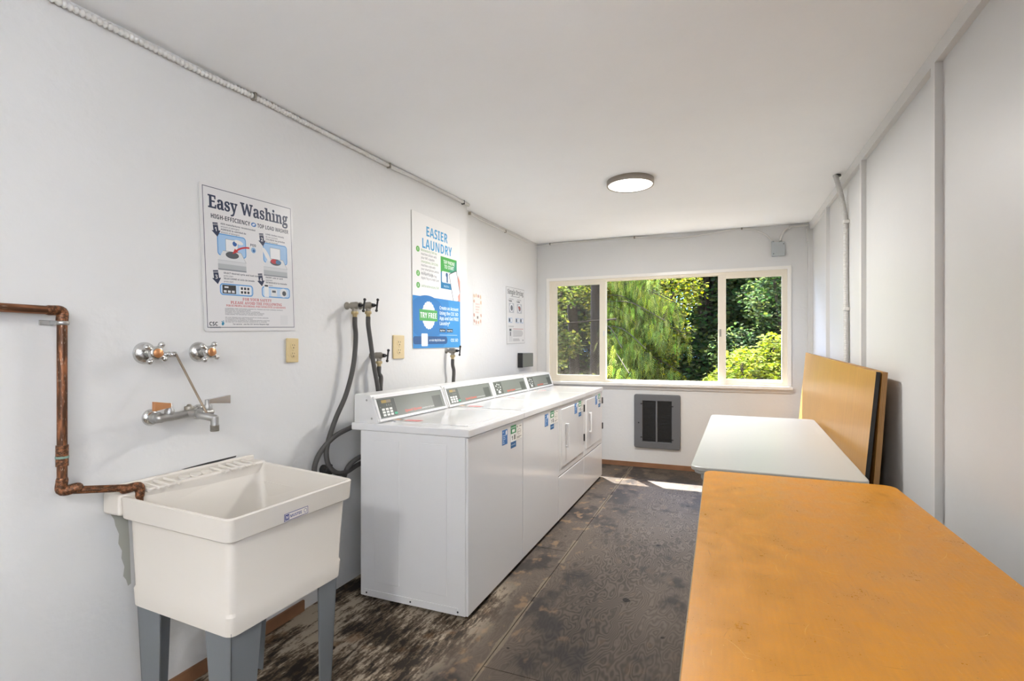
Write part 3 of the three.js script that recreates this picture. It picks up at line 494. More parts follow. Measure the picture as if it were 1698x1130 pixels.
// ------------------------------------------------------------------ faucet and the two stop valves above it
{
  const t = thing('wall_faucet', 'worn chrome wall faucet with lever handles and brace rod, above the sink', 'faucet');
  const yb = 1.085, xb = WL + 0.062, d0 = 1.262, d1 = 1.452;
  for (const d of [d0, d1]) part('flange', [latheTo([[0.0001, 0.018], [0.018, 0.017], [0.026, 0.012], [0.031, 0.003], [0.031, 0]], V(WL, yb, d), new THREE.Vector3(1, 0, 0), 28)], M.chrome, t);
  part('body', [cylBetween(V(WL + 0.01, yb, d0), V(xb, yb, d0), 0.018), cylBetween(V(WL + 0.01, yb, d1), V(xb, yb, d1), 0.018), latheTo([[0.021, 0], [0.023, 0.004], [0.023, 0.018], [0.019, 0.022]], V(WL + 0.024, yb, d0), new THREE.Vector3(1, 0, 0), 6), latheTo([[0.021, 0], [0.023, 0.004], [0.023, 0.018], [0.019, 0.022]], V(WL + 0.024, yb, d1), new THREE.Vector3(1, 0, 0), 6), tube([V(xb, yb, d0 - 0.006), V(xb + 0.004, yb + 0.002, d0 + 0.05), V(xb + 0.010, yb + 0.006, (d0 + d1) / 2), V(xb + 0.004, yb + 0.002, d1 - 0.05), V(xb, yb, d1 + 0.006)], 0.0155, 40, 14)], M.zinc, t);
  const m = (d0 + d1) / 2, se = onX(356, 694, -1.765), tip = V(se.x, se.y, se.d);
  part('spout', [tube([V(xb + 0.012, yb + 0.008, m), V(xb + 0.055, yb + 0.012, m + 0.012), V(xb + 0.10, se.y + 0.012, se.d - 0.02), tip], 0.0135, 40, 14), cylBetween(tip.clone().add(new THREE.Vector3(0, 0.006, 0)), tip.clone().add(new THREE.Vector3(0, -0.028, 0)), 0.0135)], M.zinc, t);
  part('hose_thread', [...[0, 1, 2, 3].map((k) => cylBetween(tip.clone().add(new THREE.Vector3(0, -0.026 - k * 0.006, 0)), tip.clone().add(new THREE.Vector3(0, -0.031 - k * 0.006, 0)), 0.0158, 0.0145))], M.valve, t);
  part('vacuum_breaker', [latheTo([[0.012, 0], [0.017, 0.004], [0.017, 0.016], [0.010, 0.018], [0.006, 0.024], [0.0001, 0.025]], V(xb + 0.012, yb + 0.018, m + 0.004), new THREE.Vector3(0, 1, 0), 20)], M.valve, t);
  const lever = (d, dirD, mat) => {
    const h = part('handle', [latheTo([[0.014, 0], [0.017, 0.004], [0.016, 0.02], [0.010, 0.026], [0.010, 0.044], [0.0001, 0.046]], V(xb, yb + 0.008, d), new THREE.Vector3(0, 1, 0), 18)], M.zinc, t);
    const y = yb + 0.043, a = V(xb, y, d), L = 0.075, e = V(xb + 0.028, y + 0.006, d + dirD * L), n = 0.010, w = 0.017;
    part('lever', [polyGeo([a.clone().add(new THREE.Vector3(-n, n, 0)), a.clone().add(new THREE.Vector3(n, n, 0)), a.clone().add(new THREE.Vector3(n, -n * 0.5, 0)), a.clone().add(new THREE.Vector3(-n, -n * 0.5, 0)), e.clone().add(new THREE.Vector3(-w * 0.5, w, 0)), e.clone().add(new THREE.Vector3(w * 0.5, w, 0)), e.clone().add(new THREE.Vector3(w * 0.5, -w, 0)), e.clone().add(new THREE.Vector3(-w * 0.5, -w, 0))], [[0, 1, 2, 3], [7, 6, 5, 4], [0, 4, 5, 1], [1, 5, 6, 2], [2, 6, 7, 3], [3, 7, 4, 0]])], mat, h, mat === M.copperBright ? 'copper-coloured lever' : 'chrome lever');
  };
  lever(d0 + 0.03, -1, M.copperBright); lever(d1 - 0.005, 1, M.chrome);
  const b0 = onX(292, 588, WL + 0.028), b1 = onX(345, 690, -1.79);
  part('brace_bracket', [latheTo([[0.012, 0], [0.012, 0.004], [0.007, 0.01], [0.007, 0.024], [0.010, 0.03], [0.0001, 0.033]], V(WL, b0.y, b0.d - 0.012), new THREE.Vector3(1, 0, 0), 14), rbx(WL, WL + 0.006, b0.y - 0.011, b0.y + 0.011, b0.d - 0.036, b0.d + 0.018, 0.004)], M.chrome, t);
  part('brace_rod', [cylBetween(v3(b0), v3(b1), 0.0042, 0.0042, 10)], M.bronze, t);
}
function stopValve(px, py, label) {
  const p = onX(px, py, WL), t = thing('stop_valve', label, 'valve', 'chrome stop valves on the wall'); t.position.copy(v3(p)); t.scale.setScalar(1.14);
  const ex = new THREE.Vector3(1, 0, 0), o = new THREE.Vector3();
  part('escutcheon', [latheTo([[0.0001, 0.024], [0.020, 0.023], [0.031, 0.014], [0.036, 0.004], [0.036, 0]], o, ex, 30)], M.chrome, t);
  part('stem', [cylBetween(o, new THREE.Vector3(0.055, 0, 0), 0.014)], M.zinc, t);
  const h = part('cross_handle', [latheTo([[0.016, 0], [0.022, 0.004], [0.022, 0.018], [0.017, 0.024], [0.0001, 0.025]], new THREE.Vector3(0.045, 0, 0), ex, 20), ...[0, 1, 2, 3].map((k) => { const a = k * Math.PI / 2 + 0.6, q = new THREE.Vector3(0.057, Math.sin(a) * 0.033, Math.cos(a) * 0.033); return join([cylBetween(new THREE.Vector3(0.057, 0, 0), q, 0.009, 0.008, 10), new THREE.SphereGeometry(0.010, 10, 8).translate(q.x, q.y, q.z)]); })], M.chrome, t);
  part('index_button', [latheTo([[0.015, 0], [0.014, 0.005], [0.0001, 0.007]], new THREE.Vector3(0.069, 0, 0), ex, 20)], M.copperBright, h, 'copper index button');
}
stopValve(239, 586, 'round chrome stop valve between the copper pipe and the brace bracket');
stopValve(329, 584, 'round chrome stop valve beneath the large washing instructions sign');

// ------------------------------------------------------------------ sockets
function outlet(pa, pb, label) {                                // pixel corners of the plate on the wall
  const a = onX(...pa, WL), b = onX(...pb, WL), w = b.d - a.d, h = a.y - b.y, t = thing('wall_outlet', label, 'outlet', 'ivory wall outlets'); t.position.copy(V(WL, (a.y + b.y) / 2, (a.d + b.d) / 2)); t.scale.set(1, h / 0.114, w / 0.070);
  part('cover_plate', [rbx(0, 0.012, -0.057, 0.057, -0.035, 0.035, 0.004, 3)], M.ivory, t);
  for (const s of [1, -1]) {
    const r = part('receptacle', [latheTo([[0.0001, 0.003], [0.015, 0.003], [0.0165, 0]], new THREE.Vector3(0.0115, s * 0.0195, 0), new THREE.Vector3(1, 0, 0), 24)], M.ivory, t);
    part('slot', [bx(0.0142, 0.0149, s * 0.0195 + 0.001, s * 0.0195 + 0.009, -0.0075, -0.005), bx(0.0142, 0.0149, s * 0.0195 + 0.002, s * 0.0195 + 0.008, 0.005, 0.0072), latheTo([[0.0001, 0.0008], [0.003, 0.0006], [0.003, 0]], new THREE.Vector3(0.0142, s * 0.0195 - 0.0075, 0), new THREE.Vector3(1, 0, 0), 10)], M.black, r);
  }
  part('screw', [latheTo([[0.0001, 0.0015], [0.003, 0.001], [0.003, 0]], new THREE.Vector3(0.012, 0, 0), new THREE.Vector3(1, 0, 0), 10)], M.brass, t);
}
outlet([473.5, 561], [492.5, 601], 'ivory double socket just below the large washing instructions sign');
outlet([650.5, 556], [668.5, 595], 'ivory double socket between the hose valves and the blue sign');

// ------------------------------------------------------------------ hose valves and hoses
function hoseValve(px, py, label) {
  const p = onX(px, py, WL + 0.06), t = thing('hose_valve', label, 'valve', 'brass hose valves on the wall'); t.position.copy(V(WL, p.y, p.d));
  const ex = new THREE.Vector3(1, 0, 0), s = 1.12;
  part('valve_body', [latheTo([[0.0001, 0], [0.022, 0], [0.022, 0.005], [0.013, 0.008], [0.013, 0.03], [0.020, 0.034], [0.021, 0.072], [0.013, 0.08], [0.013, 0.09]], new THREE.Vector3(), ex, 18), cylBetween(new THREE.Vector3(0.058, 0, 0), new THREE.Vector3(0.058, -0.038, 0), 0.015, 0.015, 16)], M.valve, t);
  part('hose_coupling', [latheTo([[0.019, 0], [0.020, 0.004], [0.020, 0.014], [0.013, 0.018], [0.011, 0.05], [0.0001, 0.05]], new THREE.Vector3(0.058, -0.034, 0), new THREE.Vector3(0, -1, 0), 16)], M.brass, t, 'brass hose coupling');
  const h = part('handle', [cylBetween(new THREE.Vector3(0.09, 0, 0), new THREE.Vector3(0.125, 0, 0), 0.006, 0.006, 10), latheTo([[0.0001, 0], [0.011, 0.001], [0.011, 0.008], [0.0001, 0.009]], new THREE.Vector3(0.095, 0, 0), ex, 12), cylBetween(new THREE.Vector3(0.122, -0.032, 0.006), new THREE.Vector3(0.122, 0.032, -0.006), 0.0055, 0.0055, 10), new THREE.SphereGeometry(0.0085, 10, 8).translate(0.122, 0.032, -0.006), new THREE.SphereGeometry(0.0085, 10, 8).translate(0.122, -0.032, 0.006)], M.black, t, 'dark tee handle');
  return { x: WL + 0.058, y: p.y - 0.08, d: p.d };
}
const hv = [[589, 507, 'hose valve with dark tee handle feeding the long looping hose'], [611, 507, 'hose valve beside the looping hose valve, feeding the slanted hose'], [629, 590, 'low hose valve beside the ivory socket'], [751, 582, 'hose valve under the blue sign']].map((a) => hoseValve(...a));
function hose(pts, r, label, first) { const t = thing('washer_hose', label, 'hose', 'grey rubber washer hoses'); part('hose', [tube([...(first ? [V(first.x, first.y + 0.01, first.d), V(first.x, first.y - 0.03, first.d)] : []), ...pts.map(([x, y, X]) => v3(onX(x, y, X)))], r, 110, 12)], M.rubber, t); return t; }
const HR = 0.0135;
hose([[590, 556, -1.925], [586, 606, -1.925], [574, 654, -1.93], [557, 694, -1.935], [545, 730, -1.935], [541, 751, -1.935], [545, 772, -1.93], [557, 784, -1.925], [572, 784, -1.92], [592, 772, -1.91], [612, 762, -1.90]], HR, 'long dark hose hanging from the wall and looping beside the washer', hv[0]);
hose([[614, 564, -1.92], [620, 606, -1.91], [626, 640, -1.895], [629, 668, -1.885], [630, 720, -1.88]], HR, 'slanted grey hose running down behind the washer console', hv[1]);
hose([[631.5, 625, -1.92], [631, 645, -1.905], [632, 668, -1.90], [633, 720, -1.895]], HR, 'short grey hose dropping from the low valve', hv[2]);
hose([[752.5, 615, -1.92], [752, 632, -1.91], [752, 660, -1.905]], HR, 'short dark hose below the blue sign', hv[3]);
hose([[620, 700, -1.885], [600, 703, -1.89], [581, 710, -1.90], [554, 725, -1.92], [533, 748, -1.95], [523, 769, -1.955], [521, 790, -1.955], [523, 830, -1.955]], HR, 'dark hose curving from behind the washer down behind the sink');
hose([[618, 752, -1.89], [592, 761, -1.90], [578, 774, -1.915], [571, 790, -1.93], [566, 815, -1.945], [562, 850, -1.95]], HR, 'dark hose end crossing behind the loop toward the floor');
{ // black drain plug on the wall
  const p = onX(535, 779, WL), t = thing('drain_plug', 'black ribbed plastic drain fitting on the wall behind the sink', 'fitting'); t.position.copy(v3(p));
  part('fitting', [latheTo([[0.0001, 0.05], [0.018, 0.05], [0.024, 0.042], [0.026, 0]], new THREE.Vector3(), new THREE.Vector3(1, 0, 0), 20), cylBetween(new THREE.Vector3(0.025, 0, 0), new THREE.Vector3(0.03, -0.06, 0), 0.022)], M.black, t);
  for (let k = 0; k < 8; k++) { const a = k * Math.PI / 4; part('grip', [new THREE.SphereGeometry(0.009, 8, 6).translate(0.04, Math.sin(a) * 0.027, Math.cos(a) * 0.027)], M.black, t); }
}

// ------------------------------------------------------------------ signs
function sign(name, label, d0, d1, y0, y1, X, th, tilt, r, tex, rough, edge = M.trim) {
  const w = d1 - d0, h = y1 - y0, t = thing(name, label, 'sign'); t.position.copy(V(X, (y0 + y1) / 2, (d0 + d1) / 2)); t.rotation.set(0, Math.PI / 2, 0); t.rotateZ(tilt);
  const back = new THREE.ExtrudeGeometry(roundRectShape(w, h, r), { depth: th, bevelEnabled: false, curveSegments: 6 }); part('board', [back], edge, t);
  const f = new THREE.ShapeGeometry(roundRectShape(w - 0.002, h - 0.002, r), 6), uv = f.attributes.uv, p = f.attributes.position; for (let k = 0; k < uv.count; k++) uv.setXY(k, (p.getX(k) + w / 2) / w, (p.getY(k) + h / 2) / h); f.translate(0, 0, th + 0.0005);
  part('print', [f], new THREE.MeshStandardMaterial({ map: tex, color: lin(0.82, 0.82, 0.82), roughness: rough }), t, label); return t;
}
const greek = (g, x, y, w, n, lh, col, th = 2) => { g.fillStyle = col; for (let i = 0; i < n; i++) g.fillRect(x, y + i * lh, w * (0.78 + 0.22 * Math.abs(Math.sin(i * 2.7 + x))), th); };
const easyTex = canvasTex(1000, 1240, (g, w, h) => {
  g.fillStyle = '#e9e8e8'; g.fillRect(0, 0, w, h); g.strokeStyle = '#3a4255'; g.lineWidth = 5; g.strokeRect(28, 26, w - 56, h - 60);
  g.fillStyle = '#23304f'; g.font = 'bold 148px serif'; g.fillText('Easy Washing', 72, 196, 860); g.lineWidth = 5; g.strokeStyle = '#23304f'; g.strokeText('Easy Washing', 72, 196, 860);
  g.font = 'bold 52px sans-serif'; g.fillStyle = '#262d3e'; g.fillText('HIGH-EFFICIENCY', 92, 282, 396); g.fillText('TOP LOAD WASHER', 566, 282, 370);
  g.fillStyle = '#4b7fc0'; g.beginPath(); g.ellipse(526, 264, 28, 20, 0, 0, 7); g.fill(); g.fillStyle = '#dfe8f4'; g.beginPath(); g.ellipse(526, 264, 17, 9, -0.4, 0, 7); g.fill();
  const arrow = (x, y, n) => { g.save(); g.translate(x, y); g.rotate(-0.12); g.fillStyle = '#1f2c4d'; g.fillRect(-24, 0, 48, 72); g.beginPath(); g.moveTo(-42, 66); g.lineTo(42, 66); g.lineTo(4, 118); g.fill(); g.fillStyle = '#e9e8e8'; g.fillRect(-24, 10, 48, 3); g.fillRect(-24, 18, 48, 3); g.font = 'bold 48px sans-serif'; g.fillText(n, -13, 72); g.restore(); };
  const washer = (x, y) => {
    g.strokeStyle = '#5f9fdc'; g.fillStyle = '#a9cdef'; g.lineWidth = 9; g.beginPath(); g.roundRect(x, y, 280, 180, 26); g.fill(); g.stroke();
    g.fillStyle = '#f3f4f5'; g.strokeStyle = '#8d9196'; g.lineWidth = 3; g.fillRect(x + 78, y + 36, 120, 116); g.strokeRect(x + 78, y + 36, 120, 116);
    g.fillStyle = '#e3e5e6'; g.beginPath(); g.moveTo(x + 50, y + 140); g.lineTo(x + 230, y + 140); g.lineTo(x + 280, y + 224); g.lineTo(x - 4, y + 224); g.fill(); g.stroke();
    g.fillStyle = '#50555c'; g.beginPath(); g.ellipse(x + 140, y + 170, 66, 30, 0, 0, 7); g.fill();
    g.fillStyle = '#b9bdc0'; g.fillRect(x - 4, y + 224, 284, 84); g.fillStyle = '#d9dbdc'; g.fillRect(x - 4, y + 224, 284, 30); g.fillStyle = '#8f949a'; g.fillRect(x - 4, y + 296, 284, 12);
  };
  washer(150, 404); washer(626, 412);
  g.strokeStyle = '#d02b2f'; g.lineWidth = 15; g.beginPath(); g.moveTo(470, 486); g.quadraticCurveTo(380, 486, 318, 540); g.stroke(); g.fillStyle = '#d02b2f'; g.beginPath(); g.moveTo(290, 562); g.lineTo(352, 538); g.lineTo(318, 512); g.fill();
  g.fillStyle = '#39404d'; g.font = 'bold 32px sans-serif'; g.fillText('POD', 480, 466); g.fillStyle = '#8fb6dc'; g.beginPath(); g.arc(514, 500, 26, 0, 7); g.fill(); g.fillStyle = '#376ba7'; g.beginPath(); g.arc(518, 504, 13, 0, 7); g.fill();
  g.fillStyle = '#2b62ad'; g.beginPath(); g.arc(318, 470, 22, 0, 7); g.fill(); g.fillStyle = '#f0eeec'; g.beginPath(); g.ellipse(360, 452, 46, 18, 0.2, 0, 7); g.fill();
  g.fillStyle = '#c23a45'; g.beginPath(); g.ellipse(746, 574, 38, 22, 0, 0, 7); g.fill(); g.fillStyle = '#4f7fa8'; g.beginPath(); g.ellipse(800, 578, 34, 20, 0, 0, 7); g.fill(); g.fillStyle = '#f1efed'; g.beginPath(); g.ellipse(660, 520, 22, 74, -0.6, 0, 7); g.fill();
  arrow(132, 316, '1'); arrow(606, 330, '2'); arrow(120, 720, '3'); arrow(578, 706, '4');
  const cap = (x, y, a, b, c) => { g.fillStyle = '#4a4f5a'; g.font = 'bold 22px sans-serif'; g.fillText(a, x, y); g.fillText(b, x, y + 48); g.font = '20px sans-serif'; g.fillText(c, x, y + 24); g.fillText(c, x, y + 72); };
  cap(184, 322, 'ADD manufacturer recommended', 'AGREGUE la cantidad de', 'amount of detergent'); cap(656, 334, 'LOAD clothes loosely', 'COLOQUE las prendas', 'do not overload');
  cap(196, 742, 'SELECT desired cycle and load size', 'SELECCIONE el ciclo de lavado', 'press start'); cap(640, 742, 'INSERT coin or card', 'INTRODUZCA la moneda', 'payment');
  const pill = (x, y, ww) => { g.fillStyle = '#c4dcf2'; g.strokeStyle = '#5f9fdc'; g.lineWidth = 10; g.beginPath(); g.roundRect(x, y, ww, 92, 26); g.fill(); g.stroke(); };
  pill(160, 830, 330); g.fillStyle = '#2f3033'; g.fillRect(180, 838, 134, 74); g.fillStyle = '#dfe2e4'; for (let k = 0; k < 3; k++) g.fillRect(192 + k * 40, 884, 28, 20); g.fillRect(200, 850, 40, 14); g.fillStyle = '#f4f5f5'; g.fillRect(350, 838, 120, 74); g.fillStyle = '#33373d'; for (let r = 0; r < 2; r++) for (let c = 0; c < 3; c++) g.fillRect(364 + c * 34, 848 + r * 34, 22, 22);
  pill(596, 826, 330); g.fillStyle = '#f2f3f3'; g.fillRect(620, 796, 52, 124); g.fillStyle = '#33373d'; g.fillRect(626, 806, 40, 16); g.fillStyle = '#e8eaeb'; g.fillRect(700, 842, 70, 68); g.beginPath(); g.arc(850, 872, 44, 0, 7); g.fill(); g.fillStyle = '#585d63'; g.fillRect(712, 854, 44, 20); g.beginPath(); g.arc(858, 876, 24, 0, 7); g.fill();
  g.fillStyle = '#c3363a'; g.textAlign = 'center'; g.font = 'bold 34px serif'; g.fillText('FOR YOUR SAFETY', 540, 966); g.fillText('PLEASE AVOID THE FOLLOWING', 540, 1000); g.font = 'bold 24px serif'; g.fillText('POR SU PROPIA SEGURIDAD, POR FAVOR EVITE LO SIGUIENTE', 540, 1024, 660); g.textAlign = 'left';
  g.fillStyle = '#5a5d66'; g.font = '15px sans-serif'; ['LAUNDERING ITEMS CONTAINING COOKING OIL, POWDERS OR OTHER FLAMMABLE MATERIALS', 'OVERLOADING THE WASHER OR DRYER', 'REACHING INTO THE WASHER WHILE IT IS OPERATING', 'ALLOWING CHILDREN TO PLAY ON OR AROUND THE WASHER', 'OVERLOADING THE WASHER MAY DAMAGE YOUR CLOTHES', '', 'NO LAVE PRENDAS QUE CONTENGAN ACEITE DE COCINA, GASOLINA', 'O CUALQUIER OTRO MATERIAL FLAMABLE', 'NO INTRODUZCA LAS MANOS EN LA LAVADORA MIENTRAS FUNCIONA', 'NO DEJE QUE LOS NINOS JUEGUEN ALREDEDOR DE LA LAVADORA'].forEach((s, i) => g.fillText(s, 196, 1046 + i * 13, 640));
  g.font = 'bold 18px sans-serif'; g.fillText('For service   use the CSC Service Request App', 270, 1184, 420); g.font = '15px sans-serif'; 
  g.fillStyle = '#e2e2e2'; g.fillRect(800, 1090, 92, 92);
  g.fillStyle = '#20242d'; g.font = 'bold 46px sans-serif'; g.fillText('CSC', 42, 1192); g.font = '19px sans-serif'; g.fillText('ServiceWorks', 46, 1212, 104); g.fillStyle = '#2f8fb5'; g.beginPath(); g.ellipse(172, 1174, 12, 16, 0.4, 0, 7); g.fill(); g.beginPath(); g.arc(164, 1156, 5, 0, 7); g.arc(178, 1152, 5, 0, 7); g.fill();
});
sign('washing_instruction_sign', 'large white Easy Washing sign with dark blue title, above the utility sink', 1.464, 1.958, 1.425, 2.043, WL + 0.001, 0.004, 0.042, 0.012, easyTex, 0.3);
const easierTex = canvasTex(900, 1216, (g, w, h) => {
  g.fillStyle = '#f3f2f0'; g.fillRect(0, 0, w, h);
  g.fillStyle = '#3f9fd6'; g.font = 'bold 124px sans-serif'; g.fillText('EASIER', 232, 186, 450); g.fillText('LAUNDRY', 158, 304, 600);
  const step = (y, n, lines) => { g.fillStyle = '#63b548'; g.beginPath(); g.ellipse(94, y, 30, 26, 0, 0, 7); g.fill(); g.fillStyle = '#fff'; g.font = 'bold 34px sans-serif'; g.fillText(n, 84, y + 12); g.font = '30px sans-serif'; lines.forEach((s, i) => { g.fillStyle = /TAP|SCAN|START/.test(s) ? '#7aa35f' : '#63666b'; g.fillText(s, 146, y + 10 + i * 34, 320); }); };
  step(326, '1', ['Momentarily TAP the', 'machine sticker with', 'your NFC-capable', 'smartphone, OR SCAN', 'machine code with', 'your smartphone camera', 'or QR code app']);
  step(542, '2', ['PAY with Google Pay', 'Apple Pay or credit card']); step(648, '3', ['Load the machine and press START']);
  g.fillStyle = '#4fae4e'; g.fillRect(500, 330, 330, 150); g.fillStyle = '#3f9f7a'; g.beginPath(); g.moveTo(830, 330); g.lineTo(830, 480); g.lineTo(640, 480); g.fill(); g.fillStyle = '#2d7fae'; g.fillRect(500, 480, 330, 160); g.fillStyle = '#f4f6f5'; g.font = 'bold 50px sans-serif'; g.fillText('TAP PHONE', 556, 394, 230); g.fillText('TO START', 572, 440, 200); g.fillStyle = '#f0f3f5'; g.beginPath(); g.roundRect(522, 470, 190, 110, 16); g.fill(); g.fillStyle = '#2b5c8c'; g.fillRect(614, 500, 26, 74); g.beginPath(); g.arc(620, 500, 22, 0, 7); g.fill(); g.fillStyle = '#e8f0f4'; g.font = '24px sans-serif'; g.fillText('MyCSCGo', 560, 622);
  g.fillStyle = '#e59a86'; g.beginPath(); g.moveTo(860, 470); g.lineTo(900, 540); g.lineTo(900, 760); g.lineTo(820, 756); g.fill();
  g.save(); g.translate(790, 600); g.rotate(-0.32); g.fillStyle = '#35383d'; g.beginPath(); g.roundRect(-86, -150, 172, 310, 20); g.fill(); g.fillStyle = '#f4f4f5'; g.beginPath(); g.roundRect(-78, -142, 156, 294, 16); g.fill(); g.fillStyle = '#dcdfe2'; g.fillRect(-36, -40, 72, 72); g.restore();
  g.fillStyle = '#e59a86'; g.beginPath(); g.moveTo(850, 690); g.lineTo(900, 650); g.lineTo(900, 770); g.lineTo(862, 768); g.fill();
  g.fillStyle = '#2f86cb'; g.fillRect(0, 744, w, h - 744); g.fillStyle = '#3a96d8'; g.beginPath(); g.moveTo(640, 744); g.bezierCurveTo(700, 900, 640, 1080, 540, 1216); g.lineTo(900, 1216); g.lineTo(900, 744); g.fill(); g.fillStyle = '#2b79bd'; g.beginPath(); g.ellipse(250, 930, 330, 200, 0, 0, 7); g.fill();
  g.fillStyle = '#eef1ef'; g.beginPath(); for (let k = 0; k <= 72; k++) { const a = k / 72 * Math.PI * 2, r = 1 + 0.035 * Math.sin(a * 20); g.lineTo(272 + 118 * r * Math.cos(a), 912 + 128 * r * Math.sin(a)); } g.fill(); g.fillStyle = '#58ad46'; g.fillRect(110, 862, 320, 102); g.fillStyle = '#fff'; g.font = 'bold 70px sans-serif'; g.fillText('TRY FREE', 122, 938, 296);
  g.fillStyle = '#f4f8fb'; g.font = 'bold 46px sans-serif'; ['Create an Account', 'Using the CSC GO', 'App and Get FREE', 'Laundry*'].forEach((s, i) => g.fillText(s, 470, 846 + i * 50, 390));
  g.fillStyle = '#24333f'; g.fillRect(470, 1030, 118, 34); g.fillRect(608, 1030, 124, 34); g.fillStyle = '#fff'; g.font = 'bold 20px sans-serif'; g.fillText('App Store', 478, 1054, 100); g.fillText('Google Play', 616, 1054, 108); g.fillStyle = '#cfe4f4'; g.fillRect(470, 1090, 360, 4);
  g.fillStyle = '#1f4f86'; g.beginPath(); g.roundRect(0, 1106, 620, 72, 34); g.fill(); g.fillStyle = '#eef3f7'; g.beginPath(); g.roundRect(140, 1080, 110, 116, 12); g.fill(); g.font = 'bold 28px sans-serif'; g.fillText('or visit MyCSCGo.com', 276, 1152, 300); g.font = 'bold 44px sans-serif'; g.fillText('CSC GO', 690, 1158, 170);
});
sign('laundry_app_sign', 'tall white and blue Easier Laundry sign with a green ribbon', 3.018, 3.722, 1.352, 2.318, WL + 0.001, 0.005, 0.018, 0.006, easierTex, 0.35);
const flyerTex = canvasTex(320, 480, (g, w, h) => { g.fillStyle = '#efe9e4'; g.fillRect(0, 0, w, h); for (const [x, y] of [[40, 40], [110, 30], [190, 36], [270, 44], [36, 120], [286, 130], [34, 330], [288, 330], [40, 420], [110, 440], [190, 440], [270, 420]]) { g.fillStyle = ['#d9b6a4', '#cfa79a', '#dfc3a2'][(x + y) % 3]; g.beginPath(); g.ellipse(x, y, 24, 30, x, 0, 7); g.fill(); } g.fillStyle = '#cf8f80'; g.font = '34px serif'; ['Please be', 'kind and', 'remove', 'clothes'].forEach((s, i) => g.fillText(s, 88, 170 + i * 42, 150)); g.fillStyle = '#8b8480'; g.fillRect(132, 344, 56, 40); });
sign('paper_flyer', 'small pale paper flyer with a pink flowery border, beyond the blue sign', 4.172, 4.355, 1.568, 1.858, WL2 + 0.001, 0.0008, 0.02, 0.002, flyerTex, 0.8);
const dryTex = canvasTex(640, 820, (g, w, h) => {
  g.fillStyle = '#e7e6e3'; g.fillRect(0, 0, w, h); g.strokeStyle = '#777'; g.lineWidth = 4; g.strokeRect(10, 10, w - 20, h - 20); g.fillStyle = '#2a2a2c'; g.font = 'bold 92px serif'; g.fillText('Simple Drying', 40, 104, 560); greek(g, 150, 130, 330, 1, 8, '#777', 6);
  const step = (x, y, n) => { g.fillStyle = '#2a2a2c'; g.font = 'bold 34px sans-serif'; g.fillText(n, x, y + 20); g.fillRect(x + 30, y + 6, 96, 14); greek(g, x + 30, y - 22, 150, 2, 10, '#888', 4); g.fillStyle = '#bcbfc2'; g.fillRect(x + 20, y + 40, 176, 140); g.fillStyle = '#f0f0f0'; g.beginPath(); g.arc(x + 110, y + 106, 60, 0, 7); g.fill(); g.fillStyle = '#6a6d70'; g.beginPath(); g.arc(x + 116, y + 110, 40, 0, 7); g.fill(); };
  step(60, 190, '1'); step(340, 190, '2'); g.fillStyle = '#b04a3a'; g.beginPath(); g.ellipse(440, 290, 40, 20, 0.5, 0, 7); g.fill();
  for (const x of [60, 300, 460]) { g.fillStyle = '#b9c7da'; g.fillRect(x, 440, 130, 74); g.fillStyle = '#35383c'; g.fillRect(x + 18, 452, 42, 46); g.fillStyle = '#eee'; g.fillRect(x + 70, 452, 46, 46); }
  greek(g, 60, 556, 220, 2, 12, '#999', 5); g.fillStyle = '#d8d8d6'; g.fillRect(70, 590, 120, 190); g.fillStyle = '#33363a'; g.fillRect(94, 598, 60, 30); g.fillRect(110, 640, 26, 60); g.fillStyle = '#c07a76'; g.fillRect(210, 596, 370, 8); greek(g, 210, 622, 360, 6, 16, '#8d8d8d', 6); greek(g, 210, 740, 240, 3, 14, '#8d8d8d', 6); g.fillStyle = '#2a2a2c'; g.font = 'bold 30px sans-serif'; g.fillText('CSC', 540, 780);
});
sign('drying_instruction_sign', 'black and white Simple Drying sign near the window corner', 4.95, 5.49, 1.40, 2.02, WL2 + 0.001, 0.004, 0.03, 0.006, dryTex, 0.4);
{ // black and grey wall box above the last dryer
  const a = onX(860, 586, WL2 + 0.03), b = onX(881, 608, WL2 + 0.03), t = thing('wall_box', 'small black and olive-grey plastic box on the wall above the last dryers', 'box');
  part('box_body', [rbx(WL2, WL2 + 0.055, b.y, a.y, a.d + 0.05, b.d, 0.006)], new THREE.MeshStandardMaterial({ color: lin(0.16, 0.165, 0.14), roughness: 0.5 }), t);
  part('side_cover', [rbx(WL2, WL2 + 0.058, b.y - 0.002, a.y + 0.002, a.d + 0.045, a.d + 0.06, 0.003)], M.black, t);
}

